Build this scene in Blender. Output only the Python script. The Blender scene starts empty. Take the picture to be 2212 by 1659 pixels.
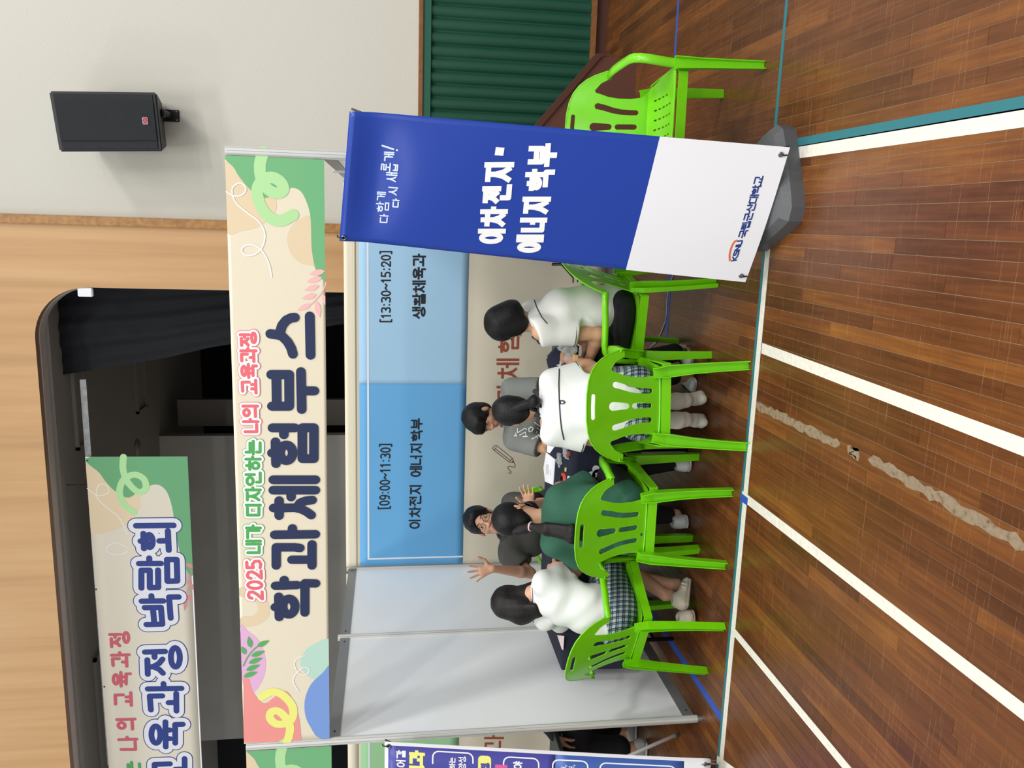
import bpy, bmesh, math, random
import numpy as np
from mathutils import Vector, Matrix, geometry
from math import sin, cos, pi, radians, sqrt, atan2, hypot
random.seed(7); rng = np.random.default_rng(7)
C = bpy.context.scene.collection
sc = bpy.context.scene

# ------------------------------------------------ camera (the photograph lies on its side)
FPX = 1755.54
CAM = np.array([2.716, -3.944, 1.7454])
def _rot(rx, ry, rz):
    cx, sx, cy, sy, cz, sz = cos(rx), sin(rx), cos(ry), sin(ry), cos(rz), sin(rz)
    return np.array([[cz,-sz,0],[sz,cz,0],[0,0,1]]) @ np.array([[1,0,0],[0,cx,-sx],[0,sx,cx]]) @ np.array([[cy,0,sy],[0,1,0],[-sy,0,cy]])
RM = _rot(-.1493, -.0026, .1965)            # columns: right, forward, up of the upright picture
cam_d = bpy.data.cameras.new('camera'); cam = bpy.data.objects.new('camera', cam_d); C.objects.link(cam)
cam_d.sensor_fit = 'HORIZONTAL'; cam_d.sensor_width = 36.0; cam_d.lens = FPX/2212*36.0; cam_d.clip_end = 200
_r, _f, _u = (Vector(RM[:,i]) for i in range(3))
m3 = Matrix((-_u, _r, -_f)).transposed()
cam.matrix_world = Matrix.Translation(Vector(CAM)) @ m3.to_4x4()
sc.camera = cam

# ------------------------------------------------ light
sc.view_settings.view_transform = 'Standard'; sc.view_settings.look = 'None'
sc.view_settings.gamma = 1; sc.view_settings.use_curve_mapping = False
sc.view_settings.exposure = -0.13
w = bpy.data.worlds.new('hall_air'); sc.world = w; w.use_nodes = True
bg = w.node_tree.nodes['Background']; bg.inputs[0].default_value = (.90,.95,1,1); bg.inputs[1].default_value = .62
def area(loc, target, size, sy, energy, col=(1,.985,.95)):
    d = bpy.data.lights.new('ceiling_lamp', 'AREA'); d.shape = 'RECTANGLE'; d.size = size; d.size_y = sy
    d.energy = energy; d.color = col
    o = bpy.data.objects.new('ceiling_lamp', d); C.objects.link(o); o.location = loc
    o.rotation_euler = (Vector(target)-Vector(loc)).to_track_quat('-Z','Y').to_euler()
    return o
for (x, y, e) in [(-3.5,-3.0,170),(2.2,-2.6,170),(7.8,-2.6,400),(5.2,-5.5,320),(-3.5,1.0,90),(5.6,1.2,90),(2.2,-8.5,330),(8.5,-8.5,330),(-4,-8.5,220),(0,-14.5,420),(7,-14.5,420)]:  # overhead hall lamps; extra ones behind camera added to brighten panels, people, stage
    area((x,y,8.2), (x,y,0), 1.5, .9, e*.86)

# ------------------------------------------------ photo pixel -> point on a real plane
def ray(x, y): return RM @ np.array([(829.5-y)/FPX, 1, -(x-1106)/FPX])
def atY(x, y, Y): d = ray(x,y); t = (Y-CAM[1])/d[1]; return CAM+t*d
def atZ(x, y, Z=0.): d = ray(x,y); t = (Z-CAM[2])/d[2]; return CAM+t*d
def pr(P):
    q = (np.array(P, float)-CAM) @ RM
    return (1106-FPX*q[2]/q[1], 829.5-FPX*q[0]/q[1])

# ------------------------------------------------ objects
def link(o, parent=None):
    C.objects.link(o)
    if parent is not None: o.parent = parent
    return o
def mesh_obj(name, verts, faces, mat, parent=None, smooth=False, loc=None):
    me = bpy.data.meshes.new(name); me.from_pydata([tuple(map(float,v)) for v in verts], [], [tuple(f) for f in faces])
    me.update()
    if mat is not None: me.materials.append(mat)
    if smooth: me.polygons.foreach_set('use_smooth', [True]*len(me.polygons))
    o = bpy.data.objects.new(name, me)
    if loc is not None: o.location = loc
    return link(o, parent)
def bm_obj(name, bm, mat, parent=None, smooth=False):
    me = bpy.data.meshes.new(name); bmesh.ops.recalc_face_normals(bm, faces=bm.faces[:]); bm.to_mesh(me); bm.free()
    if mat is not None: me.materials.append(mat)
    if smooth: me.polygons.foreach_set('use_smooth', [True]*len(me.polygons))
    return link(bpy.data.objects.new(name, me), parent)
def tag(o, label=None, cat=None, group=None, kind=None):
    if label: o['label'] = label
    if cat: o['category'] = cat
    if group: o['group'] = group
    if kind: o['kind'] = kind
    return o
def empty(name, loc=(0,0,0), rz=0, label=None, cat=None, group=None):
    o = bpy.data.objects.new(name, None); o.empty_display_size = .1; o.location = loc; o.rotation_euler = (0,0,rz)
    link(o); return tag(o, label, cat, group)
def copy_tree(o, parent=None):
    c = o.copy(); C.objects.link(c); c.parent = parent
    for ch in o.children: copy_tree(ch, c)
    return c
def bx(bm, lo, hi, M=None):
    vs = [bm.verts.new((Vector((x,y,z)) if M is None else M @ Vector((x,y,z)))) for x in (lo[0],hi[0]) for y in (lo[1],hi[1]) for z in (lo[2],hi[2])]
    for f in ((0,1,3,2),(4,6,7,5),(0,4,5,1),(2,3,7,6),(0,2,6,4),(1,5,7,3)): bm.faces.new([vs[i] for i in f])
    return vs
def box(name, lo, hi, mat, parent=None, bev=0):
    bm = bmesh.new(); bx(bm, lo, hi)
    if bev: bmesh.ops.bevel(bm, geom=bm.edges[:], offset=bev, segments=2, affect='EDGES')
    return bm_obj(name, bm, mat, parent)
def struct(o): o['kind'] = 'structure'; return o
def tube_bm(bm, pts, r, n=10, close=False):
    P = [Vector(p) for p in pts]; R = r if isinstance(r,(list,tuple)) else [r]*len(P); rings = []; up = None
    for i, p in enumerate(P):
        a = P[max(i-1,0)]; b = P[min(i+1,len(P)-1)]; t = (b-a).normalized()
        if up is None:
            up = Vector((0,0,1)) if abs(t.z) < .9 else Vector((1,0,0))
        s = t.cross(up).normalized(); up = s.cross(t).normalized()
        rings.append([bm.verts.new(p + (s*cos(2*pi*k/n)+up*sin(2*pi*k/n))*R[i]) for k in range(n)])
    for i in range(len(rings)-1):
        for k in range(n): bm.faces.new((rings[i][k],rings[i][(k+1)%n],rings[i+1][(k+1)%n],rings[i+1][k]))
    bm.faces.new(rings[0][::-1]); bm.faces.new(rings[-1])
def tube(name, pts, r, mat, parent=None, n=10):
    bm = bmesh.new(); tube_bm(bm, pts, r, n); return bm_obj(name, bm, mat, parent, True)

# ------------------------------------------------ materials
def srgb(r, g, b):
    f = lambda c: ((c/255+.055)/1.055)**2.4 if c > 10 else c/255/12.92
    return (f(r), f(g), f(b), 1)
MATS = {}
def mat(name, rgb, rough=.5, metal=0., spec=.5, bump=0., bscale=60., var=0., vscale=8., coat=0., trans=0., alpha=1., sub=0.):
    if name in MATS: return MATS[name]
    m = bpy.data.materials.new(name); m.use_nodes = True; nt = m.node_tree; b = nt.nodes['Principled BSDF']; MATS[name] = m
    col = srgb(*rgb)
    b.inputs['Base Color'].default_value = col; b.inputs['Roughness'].default_value = rough; b.inputs['Metallic'].default_value = metal
    b.inputs['Specular IOR Level'].default_value = spec; b.inputs['Coat Weight'].default_value = coat
    b.inputs['Transmission Weight'].default_value = trans; b.inputs['Alpha'].default_value = alpha
    if sub: b.inputs['Subsurface Weight'].default_value = sub; b.inputs['Subsurface Radius'].default_value = (.02,.008,.004)
    tc = nt.nodes.new('ShaderNodeTexCoord')
    if bump:
        n = nt.nodes.new('ShaderNodeTexNoise'); n.inputs['Scale'].default_value = bscale; n.inputs['Detail'].default_value = 4
        bp = nt.nodes.new('ShaderNodeBump'); bp.inputs['Strength'].default_value = bump; bp.inputs['Distance'].default_value = .01
        nt.links.new(tc.outputs['Object'], n.inputs['Vector']); nt.links.new(n.outputs['Fac'], bp.inputs['Height']); nt.links.new(bp.outputs['Normal'], b.inputs['Normal'])
    if var:
        n = nt.nodes.new('ShaderNodeTexNoise'); n.inputs['Scale'].default_value = vscale; n.inputs['Detail'].default_value = 5
        r = nt.nodes.new('ShaderNodeMapRange'); r.inputs['From Min'].default_value = .3; r.inputs['From Max'].default_value = .7
        r.inputs['To Min'].default_value = 1-var; r.inputs['To Max'].default_value = 1+var
        v = nt.nodes.new('ShaderNodeVectorMath'); v.operation = 'SCALE'; v.inputs[0].default_value = col[:3]
        nt.links.new(tc.outputs['Object'], n.inputs['Vector']); nt.links.new(n.outputs['Fac'], r.inputs['Value'])
        nt.links.new(r.outputs['Result'], v.inputs['Scale']); nt.links.new(v.outputs['Vector'], b.inputs['Base Color'])
    return m
def nodes_of(name, rough=.5):
    m = bpy.data.materials.new(name); m.use_nodes = True; MATS[name] = m
    nt = m.node_tree; b = nt.nodes['Principled BSDF']; b.inputs['Roughness'].default_value = rough
    return m, nt, b
def mth(nt, op, a, b=None, c=None):
    n = nt.nodes.new('ShaderNodeMath'); n.operation = op
    for i, v in enumerate((a,b,c)):
        if v is None: continue
        if hasattr(v,'links'): nt.links.new(v, n.inputs[i])
        else: n.inputs[i].default_value = v
    return n.outputs[0]
def ramp(nt, fac, stops):
    n = nt.nodes.new('ShaderNodeValToRGB'); e = n.color_ramp.elements
    while len(e) < len(stops): e.new(.5)
    for el, (p, c) in zip(e, stops): el.position = p; el.color = srgb(*c)
    nt.links.new(fac, n.inputs[0]); return n.outputs[0]
# floor planks: tone attribute per plank + grain
mp, nt, b = nodes_of('floor_wood', .3)
at = nt.nodes.new('ShaderNodeAttribute'); at.attribute_name = 'tone'
tc = nt.nodes.new('ShaderNodeTexCoord'); mpn = nt.nodes.new('ShaderNodeMapping'); mpn.inputs['Scale'].default_value = (60,3.2,1)
nt.links.new(tc.outputs['Object'], mpn.inputs['Vector'])
gn = nt.nodes.new('ShaderNodeTexNoise'); gn.noise_dimensions = '4D'; gn.inputs['Scale'].default_value = 1; gn.inputs['Detail'].default_value = 6; gn.inputs['Roughness'].default_value = .62
nt.links.new(mpn.outputs[0], gn.inputs['Vector']); nt.links.new(mth(nt,'MULTIPLY',at.outputs['Fac'],37.), gn.inputs['W'])
bl = nt.nodes.new('ShaderNodeTexNoise'); bl.inputs['Scale'].default_value = 1.6; bl.inputs['Detail'].default_value = 3; nt.links.new(tc.outputs['Object'], bl.inputs['Vector'])
fac = mth(nt,'ADD', mth(nt,'ADD', mth(nt,'MULTIPLY',at.outputs['Fac'],.42), mth(nt,'MULTIPLY',mth(nt,'SUBTRACT',gn.outputs['Fac'],.5),.75)), mth(nt,'ADD',mth(nt,'MULTIPLY',mth(nt,'SUBTRACT',bl.outputs['Fac'],.5),.5),.27))
base_c = ramp(nt, fac, [(0,(46,22,9)),(.3,(80,44,20)),(.55,(103,59,27)),(.78,(130,80,33)),(1,(162,108,48))])
sc_f = None
for ang, scl, th in ((.6,(3,230,1),.715),(-.5,(4,260,1),.72),(1.35,(3,240,1),.725)):
    mq = nt.nodes.new('ShaderNodeMapping'); mq.inputs['Rotation'].default_value = (0,0,ang); mq.inputs['Scale'].default_value = scl; nt.links.new(tc.outputs['Object'], mq.inputs['Vector'])
    nq = nt.nodes.new('ShaderNodeTexNoise'); nq.inputs['Scale'].default_value = 1; nq.inputs['Detail'].default_value = 1; nt.links.new(mq.outputs[0], nq.inputs['Vector'])
    g_ = mth(nt,'GREATER_THAN', nq.outputs['Fac'], th); sc_f = g_ if sc_f is None else mth(nt,'MAXIMUM', sc_f, g_)
mx = nt.nodes.new('ShaderNodeMix'); mx.data_type = 'RGBA'; nt.links.new(mth(nt,'MULTIPLY',sc_f,.22), mx.inputs['Factor']); nt.links.new(base_c, mx.inputs[6]); mx.inputs[7].default_value = srgb(196,146,104)
nt.links.new(mx.outputs[2], b.inputs['Base Color'])
sn = nt.nodes.new('ShaderNodeTexNoise'); sn.inputs['Scale'].default_value = 30; nt.links.new(tc.outputs['Object'], sn.inputs['Vector'])
nt.links.new(mth(nt,'ADD',mth(nt,'MULTIPLY',sn.outputs['Fac'],.22),.2), b.inputs['Roughness'])
b.inputs['Specular IOR Level'].default_value = .35
bp = nt.nodes.new('ShaderNodeBump'); bp.inputs['Strength'].default_value = .03; bp.inputs['Distance'].default_value = .002
nt.links.new(gn.outputs['Fac'], bp.inputs['Height']); nt.links.new(bp.outputs[0], b.inputs['Normal'])
# veneer wall
mv, nt, b = nodes_of('veneer', .5)
tc = nt.nodes.new('ShaderNodeTexCoord'); mpn = nt.nodes.new('ShaderNodeMapping'); mpn.inputs['Scale'].default_value = (9,9,.35)
nt.links.new(tc.outputs['Object'], mpn.inputs['Vector'])
gn = nt.nodes.new('ShaderNodeTexNoise'); gn.inputs['Scale'].default_value = 1; gn.inputs['Detail'].default_value = 5; gn.inputs['Roughness'].default_value = .55
nt.links.new(mpn.outputs[0], gn.inputs['Vector'])
nt.links.new(ramp(nt, gn.outputs['Fac'], [(.28,(186,142,94)),(.5,(200,156,106)),(.72,(208,166,117))]), b.inputs['Base Color'])
# worn tape residue
mr, nt, b = nodes_of('tape_residue', .75)
tc = nt.nodes.new('ShaderNodeTexCoord'); gn = nt.nodes.new('ShaderNodeTexNoise'); gn.inputs['Scale'].default_value = 45; gn.inputs['Detail'].default_value = 6; nt.links.new(tc.outputs['Object'], gn.inputs['Vector'])
nt.links.new(ramp(nt, gn.outputs['Fac'], [(.3,(88,66,46)),(.42,(126,108,84)),(.7,(140,122,98))]), b.inputs['Base Color'])
# plaid
def plaid(name, sc_=30.):
    m, nt, b = nodes_of(name, .85)
    tc = nt.nodes.new('ShaderNodeTexCoord'); sx = nt.nodes.new('ShaderNodeSeparateXYZ'); nt.links.new(tc.outputs['Object'], sx.inputs[0])
    h = mth(nt,'ADD',sx.outputs[0],mth(nt,'MULTIPLY',sx.outputs[1],.8)); v = mth(nt,'ADD',sx.outputs[2],mth(nt,'MULTIPLY',sx.outputs[1],.25))
    def st(c, k, lo): return mth(nt,'GREATER_THAN', mth(nt,'FRACT', mth(nt,'ADD',mth(nt,'MULTIPLY',c,k),40.)), lo)
    dark = mth(nt,'ADD', st(h,sc_,.5), st(v,sc_,.5)); thin = mth(nt,'MAXIMUM', st(mth(nt,'ADD',h,.008),sc_,.9), st(mth(nt,'ADD',v,.008),sc_,.9))
    c = mth(nt,'ADD', mth(nt,'MULTIPLY',dark,-.36), .8); c = mth(nt,'ADD', c, mth(nt,'MULTIPLY',thin,.3))
    nt.links.new(ramp(nt, c, [(.08,(22,30,46)),(.44,(66,84,100)),(.8,(168,180,180)),(1,(215,220,212))]), b.inputs['Base Color'])
    return m
M = dict(
 wallw=mat('wall_paint',(206,203,191),.7,bump=.15,bscale=140), veneer=mv, trim=mat('trim_wood',(168,120,62),.45,var=.25,vscale=30),
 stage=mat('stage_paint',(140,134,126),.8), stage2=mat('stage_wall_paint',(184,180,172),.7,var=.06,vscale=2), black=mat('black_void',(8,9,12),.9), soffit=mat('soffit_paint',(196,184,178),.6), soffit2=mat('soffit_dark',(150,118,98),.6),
 drape=mat('navy_drape',(8,11,18),.85,bump=.4,bscale=20), green=mat('chair_plastic',(116,206,10),.24,spec=.5,bump=.05,bscale=300,var=.04,vscale=14), alu=mat('aluminium',(228,228,224),.32,metal=.35), alud=mat('aluminium_groove',(70,72,74),.5,metal=.5), rail=mat('rail_grey',(150,152,152),.45,metal=.4),
 panel=mat('panel_white',(246,248,250),.35,bump=.04,bscale=3), cream=mat('banner_cream',(230,221,197),.75,bump=.12,bscale=400), beige=mat('back_banner_beige',(206,198,178),.75,bump=.1,bscale=300), navy=mat('print_navy',(24,40,80),.6), navy2=mat('print_blue',(26,54,128),.6), ink=mat('print_black',(18,20,30),.6),
 white=mat('print_white',(244,244,244),.6), red=mat('print_pink_red',(232,106,116),.6), grn=mat('print_green',(76,170,84),.6), leafg=mat('print_leaf_green',(90,172,96),.6), midg=mat('print_mid_green',(112,180,124),.7), ltg=mat('print_light_green',(178,224,160),.7), sand=mat('print_sand',(226,206,172),.7), pink=mat('print_pink',(240,186,186),.7), sal=mat('print_salmon',(238,150,144),.7), lil=mat('print_lilac',(226,178,216),.7), yel=mat('print_yellow',(238,238,130),.7), teal_l=mat('print_mint',(186,220,204),.7), sky=mat('print_periwinkle',(120,156,218),.7),
 blueD=mat('print_sky_dark',(98,166,216),.7), blueL=mat('print_sky_light',(158,196,224),.7), brown=mat('print_brown',(150,72,50),.7), dred=mat('print_dull_red',(204,92,106),.6), linew=mat('print_line_grey',(222,228,236),.6), bgreen=mat('print_booth_green',(150,200,150),.7),
 vinyl=mat('vinyl_blue',(18,58,158),.34,spec=.5), vinylw=mat('vinyl_white',(236,236,240),.45), purple=mat('vinyl_purple',(72,72,160),.4), pblue=mat('vinyl_midblue',(62,98,176),.4), orange=mat('logo_orange',(226,110,66),.5), base=mat('base_plastic',(86,88,90),.45,bump=.2,bscale=200), steel=mat('steel',(150,150,150),.3,metal=.9), dsteel=mat('dark_steel',(60,60,62),.4,metal=.7),
 tapew=mat('tape_white',(218,213,200),.5,var=.09,vscale=45), tapet=mat('tape_teal',(40,108,116),.5), tapeb=mat('tape_blue',(44,80,170),.5), res=mr, corr=mat('curtain_green',(14,74,54),.6), corrf=mat('frame_green',(22,92,70),.5), dkbrown=mat('step_brown',(92,54,40),.5,bump=.1,bscale=30), brownw=mat('frame_brown',(128,82,40),.5,var=.2,vscale=20),
 spk=mat('speaker_grille',(38,41,46),.55,bump=.8,bscale=700), spkb=mat('speaker_case',(26,28,31),.5), cloth=mat('table_cloth',(22,27,48),.85,bump=.3,bscale=10), paper=mat('paper',(240,240,244),.6), paperp=mat('paper_pink',(238,214,218),.6), film=mat('plastic_film',(225,230,232),.15,alpha=.35), red2=mat('bright_orange',(240,84,58),.5), blk=mat('black_plastic',(18,18,20),.4), cable=mat('cable_white',(215,215,215),.5), lbox=mat('box_pale_blue',(170,196,210),.5),
 skin=mat('skin',(214,164,134),.5,sub=.08), skin2=mat('skin_tan',(196,148,118),.5,sub=.08), hair=mat('hair_black',(10,9,11),.5,spec=.3,bump=.25,bscale=90), hairb=mat('hair_dark_brown',(20,15,14),.5,spec=.3,bump=.3,bscale=90), lip=mat('lips',(186,104,96),.5), eyew=mat('eye_white',(232,228,222),.3), iris=mat('iris_dark',(30,20,16),.2),
 shirtw=mat('shirt_white',(222,223,220),.8,bump=.25,bscale=14), shirtc=mat('shirt_offwhite',(214,213,208),.8,bump=.2,bscale=12), shirtg=mat('shirt_green',(42,92,72),.85,bump=.25,bscale=16), shirtk=mat('shirt_charcoal',(74,74,70),.85,bump=.3,bscale=14), shirty=mat('shirt_grey',(122,126,122),.85,bump=.3,bscale=14), pants=mat('trousers_black',(20,21,26),.85,bump=.2,bscale=20), greenp=mat('trousers_green',(38,78,62),.85,bump=.3,bscale=14), plaid=plaid('plaid_cloth'), sock=mat('sock_white',(228,222,210),.9,bump=.5,bscale=200), shoe=mat('shoe_beige',(196,186,168),.7,bump=.3,bscale=80), shoew=mat('shoe_white',(222,222,220),.5), shoeg=mat('shoe_grey',(168,168,160),.6), collar=mat('collar_navy',(40,48,58),.8),
)
# ------------------------------------------------ stroke lettering (unit box, y down)
def _ell(cx, cy, rx, ry, n=20): return [(cx+rx*cos(2*pi*i/n), cy+ry*sin(2*pi*i/n)) for i in range(n+1)]
JA = {'ㄱ':[[(0,0),(1,0),(1,1)]], 'ㄴ':[[(0,0),(0,1),(1,1)]], 'ㄷ':[[(1,0),(0,0),(0,1),(1,1)]], 'ㄹ':[[(0,0),(1,0),(1,.5),(0,.5),(0,1),(1,1)]],
 'ㅁ':[[(0,0),(1,0),(1,1),(0,1),(0,0)]], 'ㅂ':[[(0,0),(0,1),(1,1),(1,0)],[(0,.5),(1,.5)]], 'ㅅ':[[(.5,0),(.5,.25),(.3,.7),(0,1)],[(.5,.3),(.7,.7),(1,1)]],
 'ㅇ':[_ell(.5,.5,.5,.5)], 'ㅈ':[[(0,0),(1,0)],[(.5,0),(.5,.35),(.3,.75),(0,1)],[(.52,.4),(.7,.75),(1,1)]],
 'ㅊ':[[(.5,-.22),(.5,0)],[(0,.05),(1,.05)],[(.5,.05),(.5,.4),(.3,.78),(0,1)],[(.52,.45),(.7,.78),(1,1)]],
 'ㅎ':[[(.5,-.22),(.5,-.05)],[(0,.1),(1,.1)],_ell(.5,.68,.42,.33)], 'ㅍ':[[(0,0),(1,0)],[(.3,0),(.3,1)],[(.7,0),(.7,1)],[(0,1),(1,1)]],
 'ㅋ':[[(0,0),(1,0),(1,1)],[(0,.5),(1,.5)]], 'ㅌ':[[(1,0),(0,0),(0,1),(1,1)],[(0,.5),(1,.5)]]}
JA['ㄲ'] = JA['ㄱ']; JA['ㄸ'] = JA['ㄷ']; JA['ㅃ'] = JA['ㅂ']; JA['ㅆ'] = JA['ㅅ']; JA['ㅉ'] = JA['ㅈ']
LL = 'ㄱㄲㄴㄷㄸㄹㅁㅂㅃㅅㅆㅇㅈㅉㅊㅋㅌㅍㅎ'
VV = 'ㅏㅐㅑㅒㅓㅔㅕㅖㅗㅘㅙㅚㅛㅜㅝㅞㅟㅠㅡㅢㅣ'
TT = ['','ㄱ','ㄲ','','ㄴ','','','ㄷ','ㄹ','','','','','','','','ㅁ','ㅂ','','ㅅ','ㅆ','ㅇ','ㅈ','ㅊ','ㅋ','ㅌ','ㅍ','ㅎ']
def jbox(j, x0, y0, x1, y1): return [[(x0+(x1-x0)*a, y0+(y1-y0)*b) for a, b in s] for s in JA[j]]
ASC = {'0':[_ell(.5,.5,.42,.5)],'1':[[(.2,.2),(.55,0),(.55,1)]],'2':[[(.08,.25),(.2,.05),(.5,0),(.85,.1),(.9,.35),(.6,.65),(.08,1),(.95,1)]],
 '3':[[(.1,.06),(.5,0),(.88,.12),(.85,.38),(.45,.48),(.9,.6),(.9,.9),(.5,1),(.08,.93)]],'5':[[(.88,0),(.18,0),(.14,.45),(.55,.4),(.9,.58),(.88,.88),(.5,1),(.08,.94)]],
 '9':[_ell(.5,.3,.4,.3),[(.9,.3),(.85,.7),(.6,.98),(.2,1)]],':':[[(.5,.28),(.5,.3)],[(.5,.88),(.5,.9)]],'~':[[(0,.58),(.25,.42),(.5,.52),(.75,.62),(1,.45)]],
 '[':[[(.9,-.15),(.35,-.15),(.35,1.15),(.9,1.15)]],']':[[(.1,-.15),(.65,-.15),(.65,1.15),(.1,1.15)]],'·':[[(.5,.5),(.5,.52)]],'!':[[(.5,0),(.45,.7)],[(.45,.97),(.45,1)]],',':[[(.5,.95),(.35,1.2)]],
 'K':[[(.05,0),(.05,1)],[(.9,0),(.1,.55),(.95,1)]],'S':[[(.9,.05),(.15,.0),(.1,.45),(.9,.52),(.88,.98),(.08,1)]],'N':[[(.05,1),(.05,0),(.92,1),(.92,0)]],'U':[[(.05,0),(.05,.9),(.25,1),(.75,1),(.92,.9),(.92,0)]]}
ADV = {':':.42,'~':.9,'[':.55,']':.55,' ':.4,'1':.75,'·':.5,'!':.4,',':.3}
def glyph(ch):
    if ch in ASC: return ASC[ch]
    if not '가' <= ch <= '힣': return []
    n = ord(ch)-0xAC00; L = LL[n//588]; V = VV[n%588//28]; T = TT[n%28]; out = []
    def ver(y1, kind, x=.82):
        o = []; ym = y1*.47
        if kind in 'ㅏㅑㅓㅕㅣ': o.append([(x,0),(x,y1)])
        if kind == 'ㅏ': o.append([(x,ym),(1.0,ym)])
        if kind == 'ㅑ': o += [[(x,y1*.32),(1,y1*.32)],[(x,y1*.62),(1,y1*.62)]]
        if kind == 'ㅓ': o.append([(x-.2,ym),(x,ym)])
        if kind == 'ㅕ': o += [[(x-.2,y1*.32),(x,y1*.32)],[(x-.2,y1*.62),(x,y1*.62)]]
        if kind == 'ㅐ': o += [[(.72,0),(.72,y1)],[(.97,0),(.97,y1)],[(.72,ym),(.97,ym)]]
        if kind == 'ㅔ': o += [[(.75,0),(.75,y1)],[(.97,0),(.97,y1)],[(.58,ym),(.75,ym)]]
        return o
    lo = -.06
    if V in 'ㅏㅐㅑㅓㅔㅕㅣ':
        xr = {'ㅐ':.5,'ㅔ':.47,'ㅓ':.54,'ㅕ':.54}.get(V,.6)
        y0 = .2 if L in 'ㅎㅊ' else .08
        out += jbox(L,.02,y0 if not T else y0*.8,xr,.9 if not T else .5); out += ver(1. if not T else .58, V)
        if T: out += jbox(T,.22,.74,.95,1)
    elif V in 'ㅗㅛㅜㅠㅡ':
        y0 = .16 if L in 'ㅎㅊ' else .02
        out += jbox(L,.15,y0,.85,.48 if not T else .3)
        up = V in 'ㅗㅛ'; yb = (.92 if up else .68 if V != 'ㅡ' else .88) if not T else (.54 if up else .46 if V != 'ㅡ' else .52)
        out.append([(0,yb),(1,yb)])
        h = (.28 if not T else .14)
        xs = [.5] if V in 'ㅗㅜ' else [.33,.67] if V != 'ㅡ' else []
        for x in xs: out.append([(x,yb-h if up else yb),(x,yb if up else yb+h)])
        if T: out += jbox(T,.15,.76,.88,1)
    else:
        y0 = .16 if L in 'ㅎㅊ' else .04
        base = {'ㅘ':'ㅏ','ㅙ':'ㅐ','ㅚ':'ㅣ','ㅝ':'ㅓ','ㅞ':'ㅔ','ㅟ':'ㅣ','ㅢ':'ㅣ'}.get(V,'ㅣ')
        out += jbox(L,.06,y0,.56,.42 if not T else .3); out += ver(1. if not T else .62, base)
        yb = .84 if not T else .54
        if V in 'ㅘㅙㅚ': out += [[(0,yb),(.64,yb)],[(.31,yb-(.24 if not T else .13)),(.31,yb)]]
        elif V == 'ㅢ': out += [[(0,yb),(.64,yb)]]
        else: out += [[(0,yb-.15),(.64,yb-.15)],[(.31,yb-.15),(.31,yb+.05)]]
        if T: out += jbox(T,.2,.76,.95,1)
    return out

# ------------------------------------------------ a sheet in space: corners tl, tr, br, bl
class Surf:
    def __init__(s, tl, tr, br, bl, disp=None):
        s.P = [np.array(p,float) for p in (tl,tr,br,bl)]
        s.W = np.linalg.norm(s.P[1]-s.P[0]); s.H = np.linalg.norm(s.P[3]-s.P[0])
        n = np.cross(s.P[1]-s.P[0], s.P[3]-s.P[0]); n /= np.linalg.norm(n)
        if np.dot(n, CAM-s.P[0]) < 0: n = -n
        s.n = n; s.disp = disp
        A = []; B = []
        for (x,y), (u,v) in zip([pr(p) for p in s.P], [(0,0),(1,0),(1,1),(0,1)]):
            A += [[x,y,1,0,0,0,-u*x,-u*y],[0,0,0,x,y,1,-v*x,-v*y]]; B += [u,v]
        h = np.linalg.solve(np.array(A), np.array(B)); s.Hm = np.append(h,1).reshape(3,3)
    def px(s, x, y):
        q = s.Hm @ np.array([x,y,1.]); return (q[0]/q[2]*s.W, q[1]/q[2]*s.H)
    def at(s, a, b, lift=0.):
        u, v = a/s.W, b/s.H; P = s.P
        p = P[0]*(1-u)*(1-v)+P[1]*u*(1-v)+P[2]*u*v+P[3]*(1-u)*v
        if s.disp is not None: p = p + s.n*s.disp(u,v)
        return p + s.n*lift
def sheet(name, S, m, parent, nu=1, nv=1, a0=0, a1=None, b0=0, b1=None, lift=0., thick=.0015, hole=None):
    a1 = S.W if a1 is None else a1; b1 = S.H if b1 is None else b1
    vs = [S.at(a0+(a1-a0)*i/nu, b0+(b1-b0)*j/nv, lift) for j in range(nv+1) for i in range(nu+1)]
    vb = [v - S.n*thick for v in vs]; N = len(vs); fs = []
    for j in range(nv):
        for i in range(nu):
            q = [j*(nu+1)+i, j*(nu+1)+i+1, (j+1)*(nu+1)+i+1, (j+1)*(nu+1)+i]; fs.append(q); fs.append([N+k for k in q[::-1]])
    rim = [i for i in range(nu)] + [j*(nu+1)+nu for j in range(nv)] + [nv*(nu+1)+i for i in range(nu,0,-1)] + [j*(nu+1) for j in range(nv,0,-1)]
    for k in range(len(rim)): a, b_ = rim[k], rim[(k+1)%len(rim)]; fs.append([b_,a,N+a,N+b_])
    return mesh_obj(name, vs+vb, fs, m, parent, smooth=(nu > 1 or nv > 1))
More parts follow.
